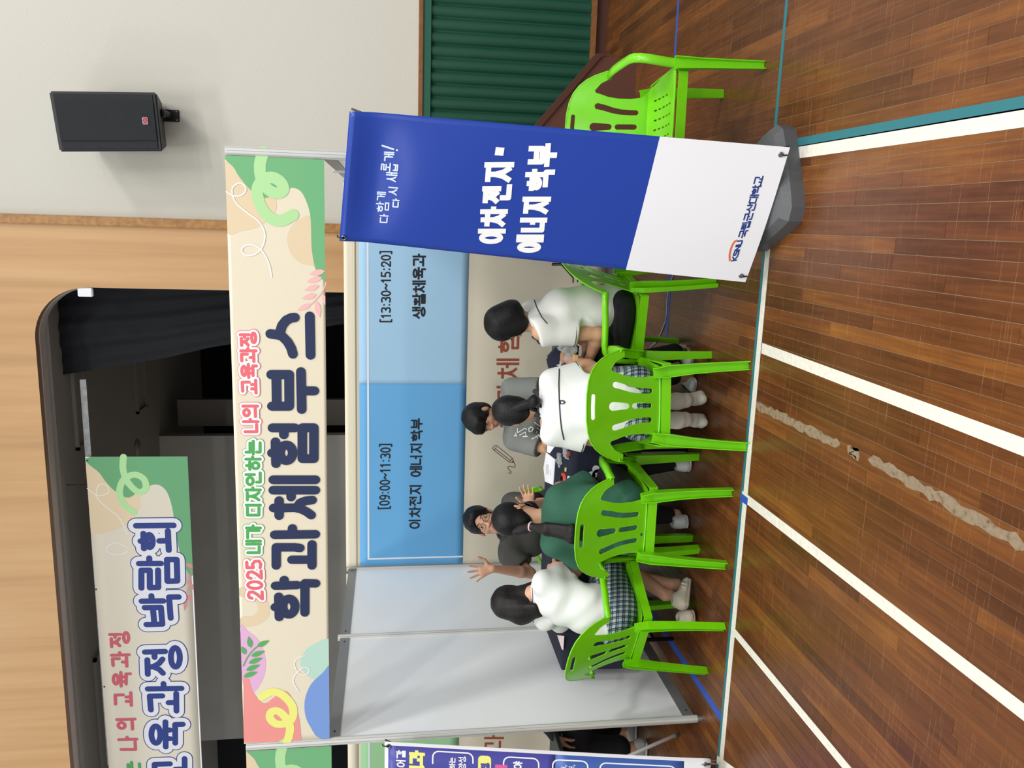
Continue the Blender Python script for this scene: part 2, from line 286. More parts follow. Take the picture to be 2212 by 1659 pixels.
def strokes_obj(name, S, strokes, wd, m, parent, lift=.0008, butt=False, step=None):
    V = []; F = []
    def add(pts):
        k = len(V); e = lift+((len(F)*.6180339887) % 1)*2.6e-4; V.extend([S.at(a,b,e) for a,b in pts]); F.append(list(range(k,k+len(pts))))
    hw = wd/2; nd = 14 if wd > .012 else 8
    for st in strokes:
        if step:
            s2 = [st[0]]
            for p, q in zip(st, st[1:]):
                n = max(1, int(hypot(q[0]-p[0],q[1]-p[1])/step))
                s2 += [(p[0]+(q[0]-p[0])*i/n, p[1]+(q[1]-p[1])*i/n) for i in range(1,n+1)]
            st = s2
        for i, (p, q) in enumerate(zip(st, st[1:])):
            L = hypot(q[0]-p[0], q[1]-p[1])
            if L < 1e-7: L = 1e-7
            dx, dy = (q[0]-p[0])/L*hw, (q[1]-p[1])/L*hw
            e0 = .0 if not butt else (.9 if i == 0 else 0); e1 = 0 if not butt else (.9 if i == len(st)-2 else 0)
            p_ = (p[0]-dx*e0, p[1]-dy*e0); q_ = (q[0]+dx*e1, q[1]+dy*e1)
            add([(p_[0]-dy,p_[1]+dx),(q_[0]-dy,q_[1]+dx),(q_[0]+dy,q_[1]-dx),(p_[0]+dy,p_[1]-dx)])
        for i, p in enumerate(st):
            if butt and i in (0, len(st)-1): continue
            add([(p[0]+hw*cos(2*pi*k/nd), p[1]+hw*sin(2*pi*k/nd)) for k in range(nd)])
    return mesh_obj(name, V, F, m, parent)
def blob(name, S, pts, m, parent, lift=.0005, clip=True, cuts=0):
    """filled closed outline on a sheet (clipped to its edges)"""
    if clip:
        def cl(ps, ax, lim, sgn):
            out = []
            for i in range(len(ps)):
                p, q = ps[i], ps[(i+1)%len(ps)]; ip = sgn*(p[ax]-lim) <= 0; iq = sgn*(q[ax]-lim) <= 0
                if ip: out.append(p)
                if ip != iq:
                    t = (lim-p[ax])/(q[ax]-p[ax]); out.append((p[0]+(q[0]-p[0])*t, p[1]+(q[1]-p[1])*t))
            return out
        for ax, lim, sgn in ((0,0,-1),(0,S.W,1),(1,0,-1),(1,S.H,1)): pts = cl(pts, ax, lim, sgn)
    if len(pts) < 3: return None
    tri = geometry.tessellate_polygon([[Vector((a,b,0)) for a,b in pts]])
    bm = bmesh.new(); vs = [bm.verts.new((a,b,0)) for a,b in pts]
    for t in tri:
        try: bm.faces.new([vs[i] for i in t])
        except ValueError: pass
    for k in range(1,cuts):
        for ax in (0,1):
            co = [0,0,0]; no = [0,0,0]; co[ax] = (S.W,S.H)[ax]*k/cuts; no[ax] = 1
            bmesh.ops.bisect_plane(bm, geom=bm.verts[:]+bm.edges[:]+bm.faces[:], plane_co=co, plane_no=no)
    for v in bm.verts: v.co = Vector(S.at(v.co.x, v.co.y, lift))
    return bm_obj(name, bm, m, parent)
def smooth(pts, n=8, closed=True):
    out = []; N = len(pts)
    rngN = range(N) if closed else range(N-1)
    for i in rngN:
        if closed: p0, p1, p2, p3 = (np.array(pts[(i+k)%N]) for k in (-1,0,1,2))
        else: p0, p1, p2, p3 = (np.array(pts[min(max(i+k,0),N-1)]) for k in (-1,0,1,2))
        for j in range(n):
            t = j/n; out.append(tuple(.5*((2*p1)+(-p0+p2)*t+(2*p0-5*p1+4*p2-p3)*t*t+(-p0+3*p1-3*p2+p3)*t**3)))
    if not closed: out.append(tuple(pts[-1]))
    return out
def gbox(ch, tl, tr, br, bl):
    """strokes of one character inside a quad given in sheet coordinates"""
    tl, tr, br, bl = map(np.array, (tl,tr,br,bl)); out = []
    for s in glyph(ch):
        out.append([tuple(tl*(1-x)*(1-y)+tr*x*(1-y)+br*x*y+bl*(1-x)*y) for x, y in s])
    return out
def text_px(S, txt, ul, ll, ur, lr, gap=.22, tight=1.):
    """strokes of a line of text; ul, ll = pixels of the upper and lower corner at the start of the line, ur, lr at its end"""
    A, B, Cc, D = (np.array(S.px(*p)) for p in (ul, ll, ur, lr))
    adv = [ADV.get(ch, 1. if '가' <= ch <= '힣' else .85) for ch in txt]
    tot = sum(adv)+gap*(len(txt)-1); x = 0; out = []
    for ch, a in zip(txt, adv):
        f0, f1 = x/tot, (x+a)/tot; x += a+gap
        T = lambda f: A+(Cc-A)*f; U = lambda f: B+(D-B)*f
        out += gbox(ch, T(f0), T(f1), U(f1), U(f0))
    return out
def crop(S, sc_, ox, oy, pts): return [S.px(ox+x/sc_, oy+y/sc_) for x, y in pts]
# ------------------------------------------------ the hall
fl = struct(box('floor', (-5,-4.6,-.05), (8.5,9,-.0016), mat('floor_gap',(150,130,98),.8)))  # pale gap colour paints in glints along plank edges, and light filler
PW = .0565; planks = []
nx0, nx1 = int(-4.2/PW), int(8.4/PW)
for i in range(nx0, nx1):
    x0 = i*PW; y = -4.2 + random.random()*.9
    L0 = .62
    y = -4.4 + (i % 3)*.31 + random.uniform(-.03,.03)
    while y < 2.95:
        L = random.choice((.62,.93,1.24,1.24,1.6)); y1 = min(y+L, 2.95)
        if y1-y > .05: planks.append((x0, max(y,-4.3), x0+PW, y1, random.betavariate(2.2,2.2)))
        y += L
def vis(p):
    a = (p[0]+p[2])/2; b_ = (p[1]+p[3])/2; q = (np.array([a,b_,0])-CAM) @ RM
    if q[1] < .3: return 0
    x, y = pr((a,b_,0))
    if not (1290 < x < 2330 and -40 < y < 1700): return 0
    return (p[3]-p[1])*abs(q[2])/q[1]**3
planks.sort(key=lambda p: -vis(p))
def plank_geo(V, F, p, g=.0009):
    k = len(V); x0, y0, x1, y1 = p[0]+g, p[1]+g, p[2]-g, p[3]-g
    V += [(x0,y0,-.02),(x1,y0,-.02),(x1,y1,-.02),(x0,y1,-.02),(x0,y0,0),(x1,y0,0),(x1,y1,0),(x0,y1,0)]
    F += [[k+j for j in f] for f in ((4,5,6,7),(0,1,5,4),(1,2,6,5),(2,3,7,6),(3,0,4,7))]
def tone(me, vals):
    a = me.attributes.new('tone','FLOAT','FACE'); a.data.foreach_set('value', vals)
for p in planks[:300]:
    V, F = [], []; plank_geo(V, F, p); o = mesh_obj('plank', V, F, mp, fl); tone(o.data, [p[4]]*5)
V, F, T_ = [], [], []
for p in planks[300:]: plank_geo(V, F, p); T_ += [p[4]]*5
o = mesh_obj('plank_field', V, F, mp, fl); tone(o.data, T_); o['kind'] = 'stuff'
def strip(name, pts, m, z=.0012, label=None, ragged=0):
    """flat tape from floor outline"""
    V = [(x,y,z) for x,y in pts]+[(x,y,z-.001) for x,y in pts]; n = len(pts)
    F = [list(range(n)), list(range(2*n-1,n-1,-1))]+[[i,n+i,n+(i+1)%n,(i+1)%n] for i in range(n)]
    o = mesh_obj(name, V, F, m, fl)
    if label: o['label'] = label
    return o
def rect(x0,y0,x1,y1): return [(x0,y0),(x1,y0),(x1,y1),(x0,y1)]
fp = lambda x, y: tuple(atZ(x,y)[:2])
strip('court_line', rect(-4,-.336,3.13,-.29), M['tapew'], label='white tape line along the booth front')
strip('court_line', rect(-4,-.29,4.9+1.5,-.263), M['tapet'], label='teal tape line along the booth front')
def depthline(a, b, wd, m, label, z=.0014, y0=None):
    p, q = fp(*a), fp(*b)
    strip('court_line', [(p[0]-wd/2,p[1]),(q[0]-wd/2,q[1]),(q[0]+wd/2,q[1]),(p[0]+wd/2,p[1])], m, z, label)
def extend(a, b): # extends towards the camera
    p, q = np.array(fp(*a)), np.array(fp(*b)); d = (q-p)/abs(q-p)[1]; return tuple(p), tuple(p+d*3.6)
for a, b_, wd, m_, lab in [((1646,752),(2212,966),.05,M['tapew'],'white court line running to the camera, widest in view'),((1603,1070),(2212,1538),.048,M['tapew'],'white court line starting at the small blue patch'),
        ((1583,1361),(1830,1659),.042,M['tapew'],'white court line at the left of the booth'),((1549,1640),(1575,1659),.045,M['tapew'],'white court line beside the left banner stand'),
        ((1710,331),(2212,254),.053,M['tapew'],'white court line with a teal edge'),((1700,312),(2212,222),.038,M['tapet'],'teal court line beside the white one')]:
    p, q = extend(a, b_); strip('court_line', [(p[0]-wd/2,p[1]),(q[0]-wd/2,q[1]),(q[0]+wd/2,q[1]),(p[0]+wd/2,p[1])], m_, .0015, lab)
def ragged(a, b, wd):
    p, q = np.array(fp(*a)), np.array(fp(*b)); n = 26; up, dn = [], []
    for i in range(n+1):
        c = p+(q-p)*i/n; e = 0 if 0 < i < n else .5
        up.append((c[0]-wd/2*(1-e)+random.uniform(-.009,.007), c[1]+random.uniform(-.008,.008))); dn.append((c[0]+wd/2*(1-e)+random.uniform(-.007,.009), c[1]+random.uniform(-.008,.008)))
    o = strip('tape_residue', dn+up[::-1], mr, .0009)
    o.data.materials[0] = mr
ragged((1629,872),(1815,963),.036); ragged((1831,970),(1856,984),.03); ragged((1877,991),(2212,1178),.037)
strip('court_line', rect(3.0,1.185,6.4,1.215), M['tapeb'], label='thin blue tape line behind the banner stand')
strip('court_line', rect(.155,-.262,.205,2.1), M['tapeb'], label='blue tape line inside the booth')
strip('tape_patch', rect(1.39,-.345,1.43,-.262), M['tapeb'], .0019)
strip('court_line', rect(2.0,.98,2.75,1.03), M['tapeb'], .0014, 'blue tape under the right chair')

YW = 2.969
# front wall right of the stage: white plaster over timber step
bm = bmesh.new(); bx(bm,(2.66,YW,-.1),(8.4,YW+.2,8.3)); wr = struct(bm_obj('wall_right', bm, M['wallw']))
# veneer proscenium with rounded opening
OX0, OX1, OZ1, OZ0 = -7.0, 2.115, 4.54, .95
def proscenium():
    r = .42; arc = [(OX1-r+r*cos(t), OZ1-r+r*sin(t)) for t in [pi/2*i/14 for i in range(15)]]
    outer_r = [(2.655, OZ0-1), (2.655, 8.3)]
    bm = bmesh.new(); y0 = YW-.012
    inner = [(OX1, OZ0)]+arc+[(OX0, OZ1)]
    V = []; F = []
    # quads between inner outline and an outer outline
    outer = [(2.655,OZ0)]+[(2.655,OZ0+(8.3-OZ0)*min(1,(i+1)/8)) for i in range(8)]+[(2.655-(2.655-OX1+r)*(i+1)/7,8.3) for i in range(7)]+[(OX0,8.3)]
    for p in inner+outer: V.append((p[0],y0,p[1]))
    n = len(inner)
    for i in range(n-1): F.append([i,i+1,n+i+1,n+i])
    return mesh_obj('wall_front', V, F, M['veneer'])
wf = struct(proscenium())
mesh_obj('wall_skirt_panel', [(OX1,YW-.012,-.1),(2.655,YW-.012,-.1),(2.655,YW-.012,OZ0),(OX1,YW-.012,OZ0)], [[0,1,2,3]], M['veneer'], wf)
# inner soffit lip (two tones) following the opening
def lip(name, off, y0, y1, m):
    r = .42-off; c = (OX1-.42, OZ1-.42); arc = [(c[0]+r*cos(t), c[1]+r*sin(t)) for t in [pi/2*i/14 for i in range(15)]]
    pts = [(OX1-off,OZ0)]+arc+[(OX0,OZ1-off)]
    V = [(x,y0,z) for x,z in pts]+[(x,y1,z) for x,z in pts]+[(x,y0,z) for x,z in [(OX1-off+.06,OZ0)]+[(c[0]+(r+.06)*cos(t), c[1]+(r+.06)*sin(t)) for t in [pi/2*i/14 for i in range(15)]]+[(OX0,OZ1-off+.06)]]
    n = len(pts); F = [[i,i+1,n+i+1,n+i] for i in range(n-1)]+([[i,2*n+i,2*n+i+1,i+1] for i in range(n-1)] if off else [])
    return mesh_obj(name, V, F, m, wf)
lip('soffit_edge', .0, YW-.012, YW+.06, M['soffit2']); lip('soffit_lip', .008, YW+.06, YW+.16, M['soffit'])
struct(box('trim_1', (2.6,YW-.05,-.05), (2.672,YW,8.3), M['trim'], bev=.006))
struct(box('baseboard_right', (2.672,YW-.02,0), (8.3,YW,.1), M['dkbrown']))
# stage interior
stg = empty('stage', (0,4.5,.9), 0, 'dark stage interior behind the veneer opening, grey back wall and ceiling', 'stage'); stg['kind'] = 'structure'
SZ = 4.50
def sbox(name, lo, hi, m): o = box(name, lo, hi, m); o.parent = stg; o.matrix_parent_inverse = Matrix.Translation(stg.location).inverted(); return o
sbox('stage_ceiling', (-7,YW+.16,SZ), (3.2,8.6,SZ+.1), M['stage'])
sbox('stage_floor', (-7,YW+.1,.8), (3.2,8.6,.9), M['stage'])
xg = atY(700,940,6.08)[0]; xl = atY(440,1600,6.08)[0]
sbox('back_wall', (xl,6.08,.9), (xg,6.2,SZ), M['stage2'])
sbox('wing_pillar', (xg+.02,6.5,.9), (xg+.36,6.6,SZ-.12), M['stage'])
sbox('wing_darkness', (-7,8.4,.9), (3.2,8.5,SZ), M['black'])
sbox('side_wall', (3.1,YW+.26,.9), (3.2,8.6,SZ), M['black'])
# recessed ceiling slots: raised frames
def slot(x0, y0, x1, y1):
    f = bmesh.new(); t = .03; z0, z1 = SZ-.03, SZ+.0
    for a, b_ in (((x0,y0),(x1,y0+t)),((x0,y1-t),(x1,y1)),((x0,y0),(x0+t,y1)),((x1-t,y0),(x1,y1))): bx(f,(a[0],a[1],z0),(b_[0],b_[1],z1))
    o = bm_obj('ceiling_slot', f, M['stage']); o.parent = stg; o.matrix_parent_inverse = Matrix.Translation(stg.location).inverted()
q = atZ(160,860,SZ); q2 = atZ(165,985,SZ); slot(q2[0]+.05,q[1]-.05,3.0,q[1]+.22)
q = atZ(288,800,SZ); q2 = atZ(300,890,SZ); slot(q2[0],q[1],3.0,q[1]+.35)
q = atZ(200,1425,SZ); slot(-7,q[1],q[0],q[1]+.4)
tube('ceiling_fitting', [(atZ(296,967,SZ)[0],atZ(296,967,SZ)[1],SZ-.012),(atZ(296,967,SZ)[0],atZ(296,967,SZ)[1],SZ)], .09, M['stage'], stg, 20).matrix_parent_inverse = Matrix.Translation(stg.location).inverted()
# black drape swept to the right jamb
YD = 3.34
def drape():
    top = atY(97,818,YD); prof = [(97,815),(200,800),(356,774),(450,752),(510,742),(620,722),(740,700)]
    V, F = [], []; nv = 40; nu = 60
    zs = [atY(x,y,YD) for x,y in prof]
    for j in range(nv+1):
        z = SZ+.02-(SZ-1.2)*j/nv
        zz = [p[2] for p in zs]; xx = [p[0] for p in zs]
        xl_ = np.interp(-z, [-a for a in zz], xx); xr_ = 2.45
        for i in range(nu+1):
            u = i/nu; x = xl_+(xr_-xl_)*u; V.append((x, YD+.010*sin(u*46+.7*sin(j*.12))+.016*sin(u*15+j*.06), z))
    for j in range(nv):
        for i in range(nu): k = j*(nu+1)+i; F.append([k,k+1,k+nu+2,k+nu+1])
    return mesh_obj('stage_curtain', V, F, M['drape'], smooth=True)
tag(drape(), 'black stage drape gathered against the right side of the opening', 'curtain')
sb = atY(183,629,YW+.05)
tag(box('sensor_box', (OX1-.075,YW-.01,atY(200,629,YW)[2]), (OX1-.003,YW+.03,atY(168,629,YW)[2]), M['paper'], bev=.006), 'small white box fixed high on the stage opening edge', 'box')
# green pleated curtain in its timber frame
gf = empty('pleated_screen', (4.6,YW,.1), 0, 'dark green pleated curtain in a wooden frame, low on the white wall', 'curtain')
def gp(o): o.parent = gf; o.matrix_parent_inverse = Matrix.Translation(gf.location).inverted(); return o
gx0, gx1, gz0, gz1 = 2.72, 6.6, .12, 1.49
V, F = [], []; n = 520
pw = .1
for i in range(n+1):
    x = gx0+(gx1-gx0)*i/n; ph = (x/pw) % 1; y = YW-.012-.045*sqrt(max(0,sin(pi*ph)))
    V += [(x,y,gz0+.02),(x,y,gz1-.05)]
F = [[2*i,2*i+2,2*i+3,2*i+1] for i in range(n)]
gp(mesh_obj('pleated_cloth', V, F, M['corr'], smooth=True))
gp(box('frame_rail', (gx0,YW-.07,gz1-.06), (gx1,YW,gz1), M['corrf'])); gp(box('frame_rail', (gx0,YW-.085,gz1), (gx1,YW,gz1+.035), M['brownw'], bev=.005))
gp(box('frame_sill', (gx0,YW-.09,gz0-.02), (gx1,YW,gz0+.02), M['brownw'], bev=.004)); gp(box('frame_post', (gx0-.05,YW-.08,gz0), (gx0,YW,gz1+.03), M['brownw']))
# brown stage steps at the wall
st_ = empty('stage_steps', (3.3,2.4,0), 0, 'dark brown wooden steps up to the stage, side panel towards the hall', 'steps')
def stp(o): o.parent = st_; o.matrix_parent_inverse = Matrix.Translation(st_.location).inverted(); return o
YS = 2.03; A_ = atY(1290,122,YS); B_ = atY(1160,270,YS)
sl = (B_[2]-A_[2])/(B_[0]-A_[0]); x_end = A_[0]+.0; x_st = 3.07; zt = A_[2]+sl*(x_st-A_[0])
prof = [(x_end,0),(x_end,A_[2]),(x_st,zt),(x_st,0)]
V = [(x,YS,z) for x,z in prof]+[(x,YS+.03,z) for x,z in prof]
stp(mesh_obj('side_panel', V, [[0,1,2,3],[7,6,5,4],[0,4,5,1],[1,5,6,2],[2,6,7,3],[3,7,4,0]], M['dkbrown']))
th = .045; V = [(x_end+.02,YS-.02,A_[2]-th),(x_end+.02,YS-.02,A_[2]+.005),(x_st,YS-.02,zt+.005),(x_st,YS-.02,zt-th)]; V += [(x,y+.12,z) for x,y,z in V]
stp(mesh_obj('side_rail', V, [[0,1,2,3],[7,6,5,4],[0,4,5,1],[1,5,6,2],[2,6,7,3],[3,7,4,0]], mat('step_rail',(80,44,32),.45)))
ns = 5
for i in range(ns):
    xa = x_end-(x_end-x_st)*(i)/ns; xb = x_end-(x_end-x_st)*(i+1)/ns; z = (A_[2]+(zt-A_[2])*(i+.0)/ns)-.06
    stp(box('tread', (xb,YS+.03,max(z-.04,.02)), (xa+.03,YW-.1,max(z,.05)), M['dkbrown'])); stp(box('riser', (xb,YS+.03,0), (xb+.03,YW-.1,max(z-.04,.02)), M['dkbrown']))

# ------------------------------------------------ wall loudspeaker
def speaker():
    Yf = 2.52
    q = [atY(127,328,Yf-.03), atY(104,196,Yf+.02), atY(338,199,Yf+.05), atY(352,327,Yf)]   # tl tr br bl
    c = sum(q)/4; r = empty('wall_speaker', tuple(atY(370,250,YW-.01)), 0, 'large black loudspeaker on a bracket high on the white wall', 'speaker')
    def P(o): o.parent = r; o.matrix_parent_inverse = Matrix.Translation(r.location).inverted(); return o
    back = [p+np.array([.02,.38,0])+(c-p)*.18 for p in q]
    bm = bmesh.new(); vs = [bm.verts.new(p) for p in q]+[bm.verts.new(p) for p in back]
    for f in ((0,1,2,3),(7,6,5,4),(0,4,5,1),(1,5,6,2),(2,6,7,3),(3,7,4,0)): bm.faces.new([vs[i] for i in f])
    bmesh.ops.bevel(bm, geom=bm.edges[:], offset=.012, segments=2, affect='EDGES'); P(bm_obj('cabinet', bm, M['spkb']))
    S = Surf(*q)
    P(sheet('grille', S, M['spk'], None, a0=S.W*.18, a1=S.W*.82, b0=.03, b1=S.H-.03, lift=.014, thick=.012))
    P(sheet('grille_side', S, mat('grille_wing',(46,49,54),.6,bump=.8,bscale=700), None, a0=.02, a1=S.W*.18, b0=.03, b1=S.H-.03, lift=.008, thick=.01))
    P(sheet('grille_side', S, MATS['grille_wing'], None, a0=S.W*.82, a1=S.W-.02, b0=.03, b1=S.H-.03, lift=.008, thick=.01))
    a, b_ = S.px(315,263)
    P(sheet('badge', S, M['white'], None, a0=a-.025, a1=a+.025, b0=b_-.017, b1=b_+.017, lift=.018, thick=.004))
    P(sheet('badge', S, mat('badge_blue',(40,50,110),.5), None, a0=a-.022, a1=a+.022, b0=b_-.014, b1=b_+.014, lift=.0185, thick=.001))
    P(strokes_obj('badge_cross', S, [[(a-.023,b_),(a+.023,b_)],[(a,b_-.015),(a,b_+.015)],[(a-.022,b_-.014),(a+.022,b_+.014)],[(a-.022,b_+.014),(a+.022,b_-.014)]], .006, mat('badge_red',(200,70,80),.5), None, lift=.020))
    # bracket: wall plate, arm, clamp, bolts
    pl = [atY(x,y,YW-.006) for x,y in ((350,236),(388,264))]
    x0, x1 = sorted((pl[0][0],pl[1][0])); z0, z1 = sorted((pl[0][2],pl[1][2]))
    P(box('wall_plate', (x0,YW-.012,z0), (x1,YW,z1), M['spkb'], bev=.003))
    cx = (x0+x1)/2; cz = z1-.01; cb = (q[2]+q[3])/2+np.array([0,.18,0])
    P(tube('bracket_arm', [(cx,YW-.01,cz-.05),(cx,YW-.12,cz-.05),(cx-.01,cb[1]+.03,cz-.03)], .022, M['blk']))
    P(tube('bracket_post', [(cx-.01,cb[1],cz-.07),(cx-.01,cb[1],cb[2]+.03)], .032, M['blk'], None, 14))
    for dx in (.012,-.012):
        for dz in (0.012,):
            xx = x0+.014 if dx > 0 else x1-.014
            P(tube('bolt', [(xx,YW-.012,z0+.016),(xx,YW-.02,z0+.016)], .007, M['steel'], None, 8))
speaker()
# ------------------------------------------------ exhibition booths
HP, HS, DB = 2.48, 2.079, 2.2
def post_geo(bm, x, y, h, r=.021, z0=.02):
    n = 16; ring = []
    for k in range(n):
        rr = r if k % 2 == 0 else r*.97
        ring.append((rr*cos(2*pi*k/n), rr*sin(2*pi*k/n)))
    # eight grooves: pull narrow notches in
    prof = []
    for k in range(8):
        a0 = 2*pi*k/8; 
        for da, rr in ((-.30,r),(-.09,r),(-.085,r*.72),(.085,r*.72),(.09,r),(.30,r)): prof.append((rr*cos(a0+da), rr*sin(a0+da)))
    lo = [bm.verts.new((x+a,y+b,z0)) for a,b in prof]; hi = [bm.verts.new((x+a,y+b,h)) for a,b in prof]; m = len(prof)
    for i in range(m): bm.faces.new((lo[i],lo[(i+1)%m],hi[(i+1)%m],hi[i]))
    bm.faces.new(hi); bm.faces.new(lo[::-1])
def booth(name, label, X0, left_wall, right_wall):
    b = empty(name, (X0+1.5, 1.1, 0), 0, label, 'booth')
    def P(o): o.parent = b; o.matrix_parent_inverse = Matrix.Translation(b.location).inverted(); return o
    posts = []
    if left_wall: posts += [(X0,0,HP),(X0,DB/2,HS),(X0,DB,HS)]
    if right_wall: posts += [(X0+3,0,HP),(X0+3,DB/2,HS),(X0+3,DB,HS)]
    posts += [(X0+1,DB,HS),(X0+2,DB,HS)]
    for x, y, h in posts:
        bm = bmesh.new(); post_geo(bm, x, y, h); p = P(bm_obj('post', bm, M['alu']))
        f = bmesh.new(); bmesh.ops.create_cone(f, cap_ends=True, segments=16, radius1=.024, radius2=.02, depth=.022, matrix=Matrix.Translation((x,y,.011))); P(bm_obj('post_foot', f, M['steel']))
    def rail(a, c, z0, z1, t=.016):
        if abs(a[0]-c[0]) < .01: P(box('rail', (a[0]-t/2,a[1]+.02,z0), (a[0]+t/2,c[1]-.02,z1), M['rail']))
        else: P(box('rail', (a[0]+.02,a[1]-t/2,z0), (c[0]-.02,a[1]+t/2,z1), M['rail']))
    walls = ([X0] if left_wall else [])+([X0+3] if right_wall else [])
    for x in walls:
        for y0 in (0, DB/2):
            rail((x,y0),(x,y0+DB/2), HS-.075, HS-.015); rail((x,y0),(x,y0+DB/2), .03, .095)
            # panel with slight waves
            V, F = [], []; n1, n2 = 14, 20
            for s in (-1,1):
                for j in range(n2+1):
                    for i in range(n1+1):
                        u, v = i/n1, j/n2
                        wv = (.0035 if y0 == 0 else .0015)*sin(9*(u+1.6*v))*sin(pi*u)*sin(pi*v)
                        V.append((x+s*.0025+wv, y0+.018+(DB/2-.036)*u, .09+(HS-.075-.09)*v))
            N = (n1+1)*(n2+1)
            for s in (0,1):
                for j in range(n2):
                    for i in range(n1):
                        k = s*N+j*(n1+1)+i; q = [k,k+1,k+n1+2,k+n1+1]; F.append(q if s else q[::-1])
            P(mesh_obj('panel', V, F, M['panel'], smooth=True))
            for zz, dy in ((HS-.045,.07),(HS-.045,DB/2-.07),(.06,.07),(.06,DB/2-.07)):
                s = bmesh.new(); bmesh.ops.create_cone(s, cap_ends=True, segments=10, radius1=.006, radius2=.006, depth=.004, matrix=Matrix.Translation((x+.009,y0+dy,zz))@Matrix.Rotation(pi/2,4,'Y')); P(bm_obj('rail_screw', s, M['alud']))
    for k in range(3):
        rail((X0+k,DB),(X0+k+1,DB), HS-.075, HS-.015); rail((X0+k,DB),(X0+k+1,DB), .03, .095)
        P(box('panel', (X0+k+.018,DB-.0025,.09), (X0+k+.982,DB+.0025,HS-.07), M['panel']))
    # header rails carrying the fascia cloth
    [P(box('rail', (X0+.02,.008,z), (X0+2.98,.02,z+.04), M['rail'])) for z in (HP-.055, HS-.02)]
    return b
booth('exhibition_booth', 'white panel booth with aluminium posts in the middle, open front, students inside', 0, True, True)
booth('exhibition_booth', 'neighbouring white panel booth at the left edge with a green header', -3, True, False)

def art(S, root, mirror_start, k, P):
    """corner artwork of the header banners; pts given in zoom pixels of the right end, k = layer base"""
    Z1 = lambda pts: [S.px(460+x/5.53+mirror_start[0], 280+y/5.53+mirror_start[1]) for x, y in pts]
    P(blob('printed_shape', S, smooth(Z1([(140,410),(330,380),(560,520),(740,800),(740,1000),(560,1150),(350,1210),(140,1190)])), M['sand'], None, k*1e-4+.0006, cuts=6))
    P(blob('printed_shape', S, smooth(Z1([(190,250),(260,470),(350,610),(500,770),(600,815),(700,800),(760,770),(860,720),(960,695),(1050,740),(1120,870),(1165,1050),(1180,1400),(1230,1680),(1290,1770),(1420,1760),(1420,250)]),6), M['midg'], None, k*1e-4+.001, cuts=6))
    P(strokes_obj('printed_squiggle', S, [smooth(Z1([(600,270),(565,400),(565,520),(600,640),(680,730),(770,760),(840,720),(820,640),(740,580),(660,575),(580,620),(530,720),(550,860),(620,990),(720,1075),(830,1085),(920,1040),(960,1020)]),8,False)], .052, M['ltg'], None, k*1e-4+.0016))
    P(blob('printed_shape', S, smooth(Z1([(1165,1050),(1040,1070),(940,1150),(885,1300),(930,1480),(1040,1590),(1180,1620),(1210,1640),(1178,1400)])), M['sand'], None, k*1e-4+.0008, cuts=6))
    P(strokes_obj('printed_line', S, [smooth(Z1([(160,740),(250,790),(340,785),(395,720),(370,660),(310,640),(240,690),(235,780),(290,890),(420,1000),(540,1090),(610,1200),(620,1310),(580,1420),(500,1490),(400,1500),(345,1450),(380,1390),(470,1375),(560,1420),(640,1530),(685,1660),(700,1760)]),6,False)], .006, M['white'], None, k*1e-4+.0021))
def leaves(S, zf, stem, lv, m, P, k=0):
    P(strokes_obj('printed_stem', S, [smooth(zf(stem),6,False)], .006, m, None, .0018+k))
    for (x0,y0,x1,y1,wd) in lv:
        d = np.array([x1-x0,y1-y0],float); nrm = np.array([-d[1],d[0]])/np.linalg.norm(d)*wd
        pts = [(x0,y0)]+[tuple(np.array([x0,y0])+d*t+nrm*s*sin(pi*t**.8)) for s in (1,) for t in (.2,.4,.6,.8)]+[(x1,y1)]+[tuple(np.array([x0,y0])+d*t-nrm*sin(pi*t**.8)) for t in (.8,.6,.4,.2)]
        P(blob('printed_leaf', S, zf(pts), m, None, .0019+k))

def header(x_off, label, main):
    tl, tr, br, bl = atY(527,1601,-.01), atY(486,338,-.01), atY(700,350,-.01), atY(712,1590,-.01)
    sh = np.array([x_off,0,0]); tl[0] = .022; bl[0] = .022; tr[0] = 2.978; br[0] = 2.978
    S = Surf(tl+sh, tr+sh, br+sh, bl+sh)
    r = empty('header_banner', tuple((bl+br)/2+sh), 0, label, 'banner')
    def P(o):
        if o is None: return
        o.parent = r; o.matrix_parent_inverse = Matrix.Translation(r.location).inverted(); return o
    P(sheet('cloth', S, M['cream'], None, 80, 30, thick=.001))
    return S, r, P
S, hb, P = header(0, 'long cream header banner with big navy lettering across the booth top', True)
# projective measure uses the real sheet, artwork positions are read on the sheet itself
art(S, hb, (0,0), 0, P)
zr = lambda pts: [S.px(490+x/4.364, 520+y/4.364) for x, y in pts]
zl = lambda pts: [S.px(480+x/3.615, 1200+y/3.615) for x, y in pts]
leaves(S, zr, [(935,395),(900,480),(830,565),(790,600)], [(925,285,775,315,28),(900,345,750,390,26),(870,425,727,468,26),(845,510,702,545,26),(795,600,660,655,26),(845,570,875,725,30),(905,505,940,620,22)], M['pink'], P)
P(blob('printed_shape', S, smooth(zl([(145,560),(200,590),(290,670),(340,820),(320,960),(240,1070),(160,1000)])), M['lil'], None, .0007, cuts=4))
P(blob('printed_shape', S, zl([(165,950)]+smooth([(210,960),(240,1060),(300,1140),(345,1150),(400,1110),(470,1062),(520,1075),(575,1180),(605,1300),(618,1450)],5,False)+[(165,1460)]), M['sal'], None, .0011, cuts=6))
P(blob('printed_shape', S, smooth(zl([(840,668),(740,680),(650,740),(610,830),(640,910),(720,970),(840,960)])), M['teal_l'], None, .0008, cuts=4))
P(blob('printed_shape', S, smooth(zl([(860,860),(780,920),(690,1010),(645,1130),(650,1250),(690,1340),(750,1420),(870,1440),(900,1150)])), M['sky'], None, .0012, cuts=5))
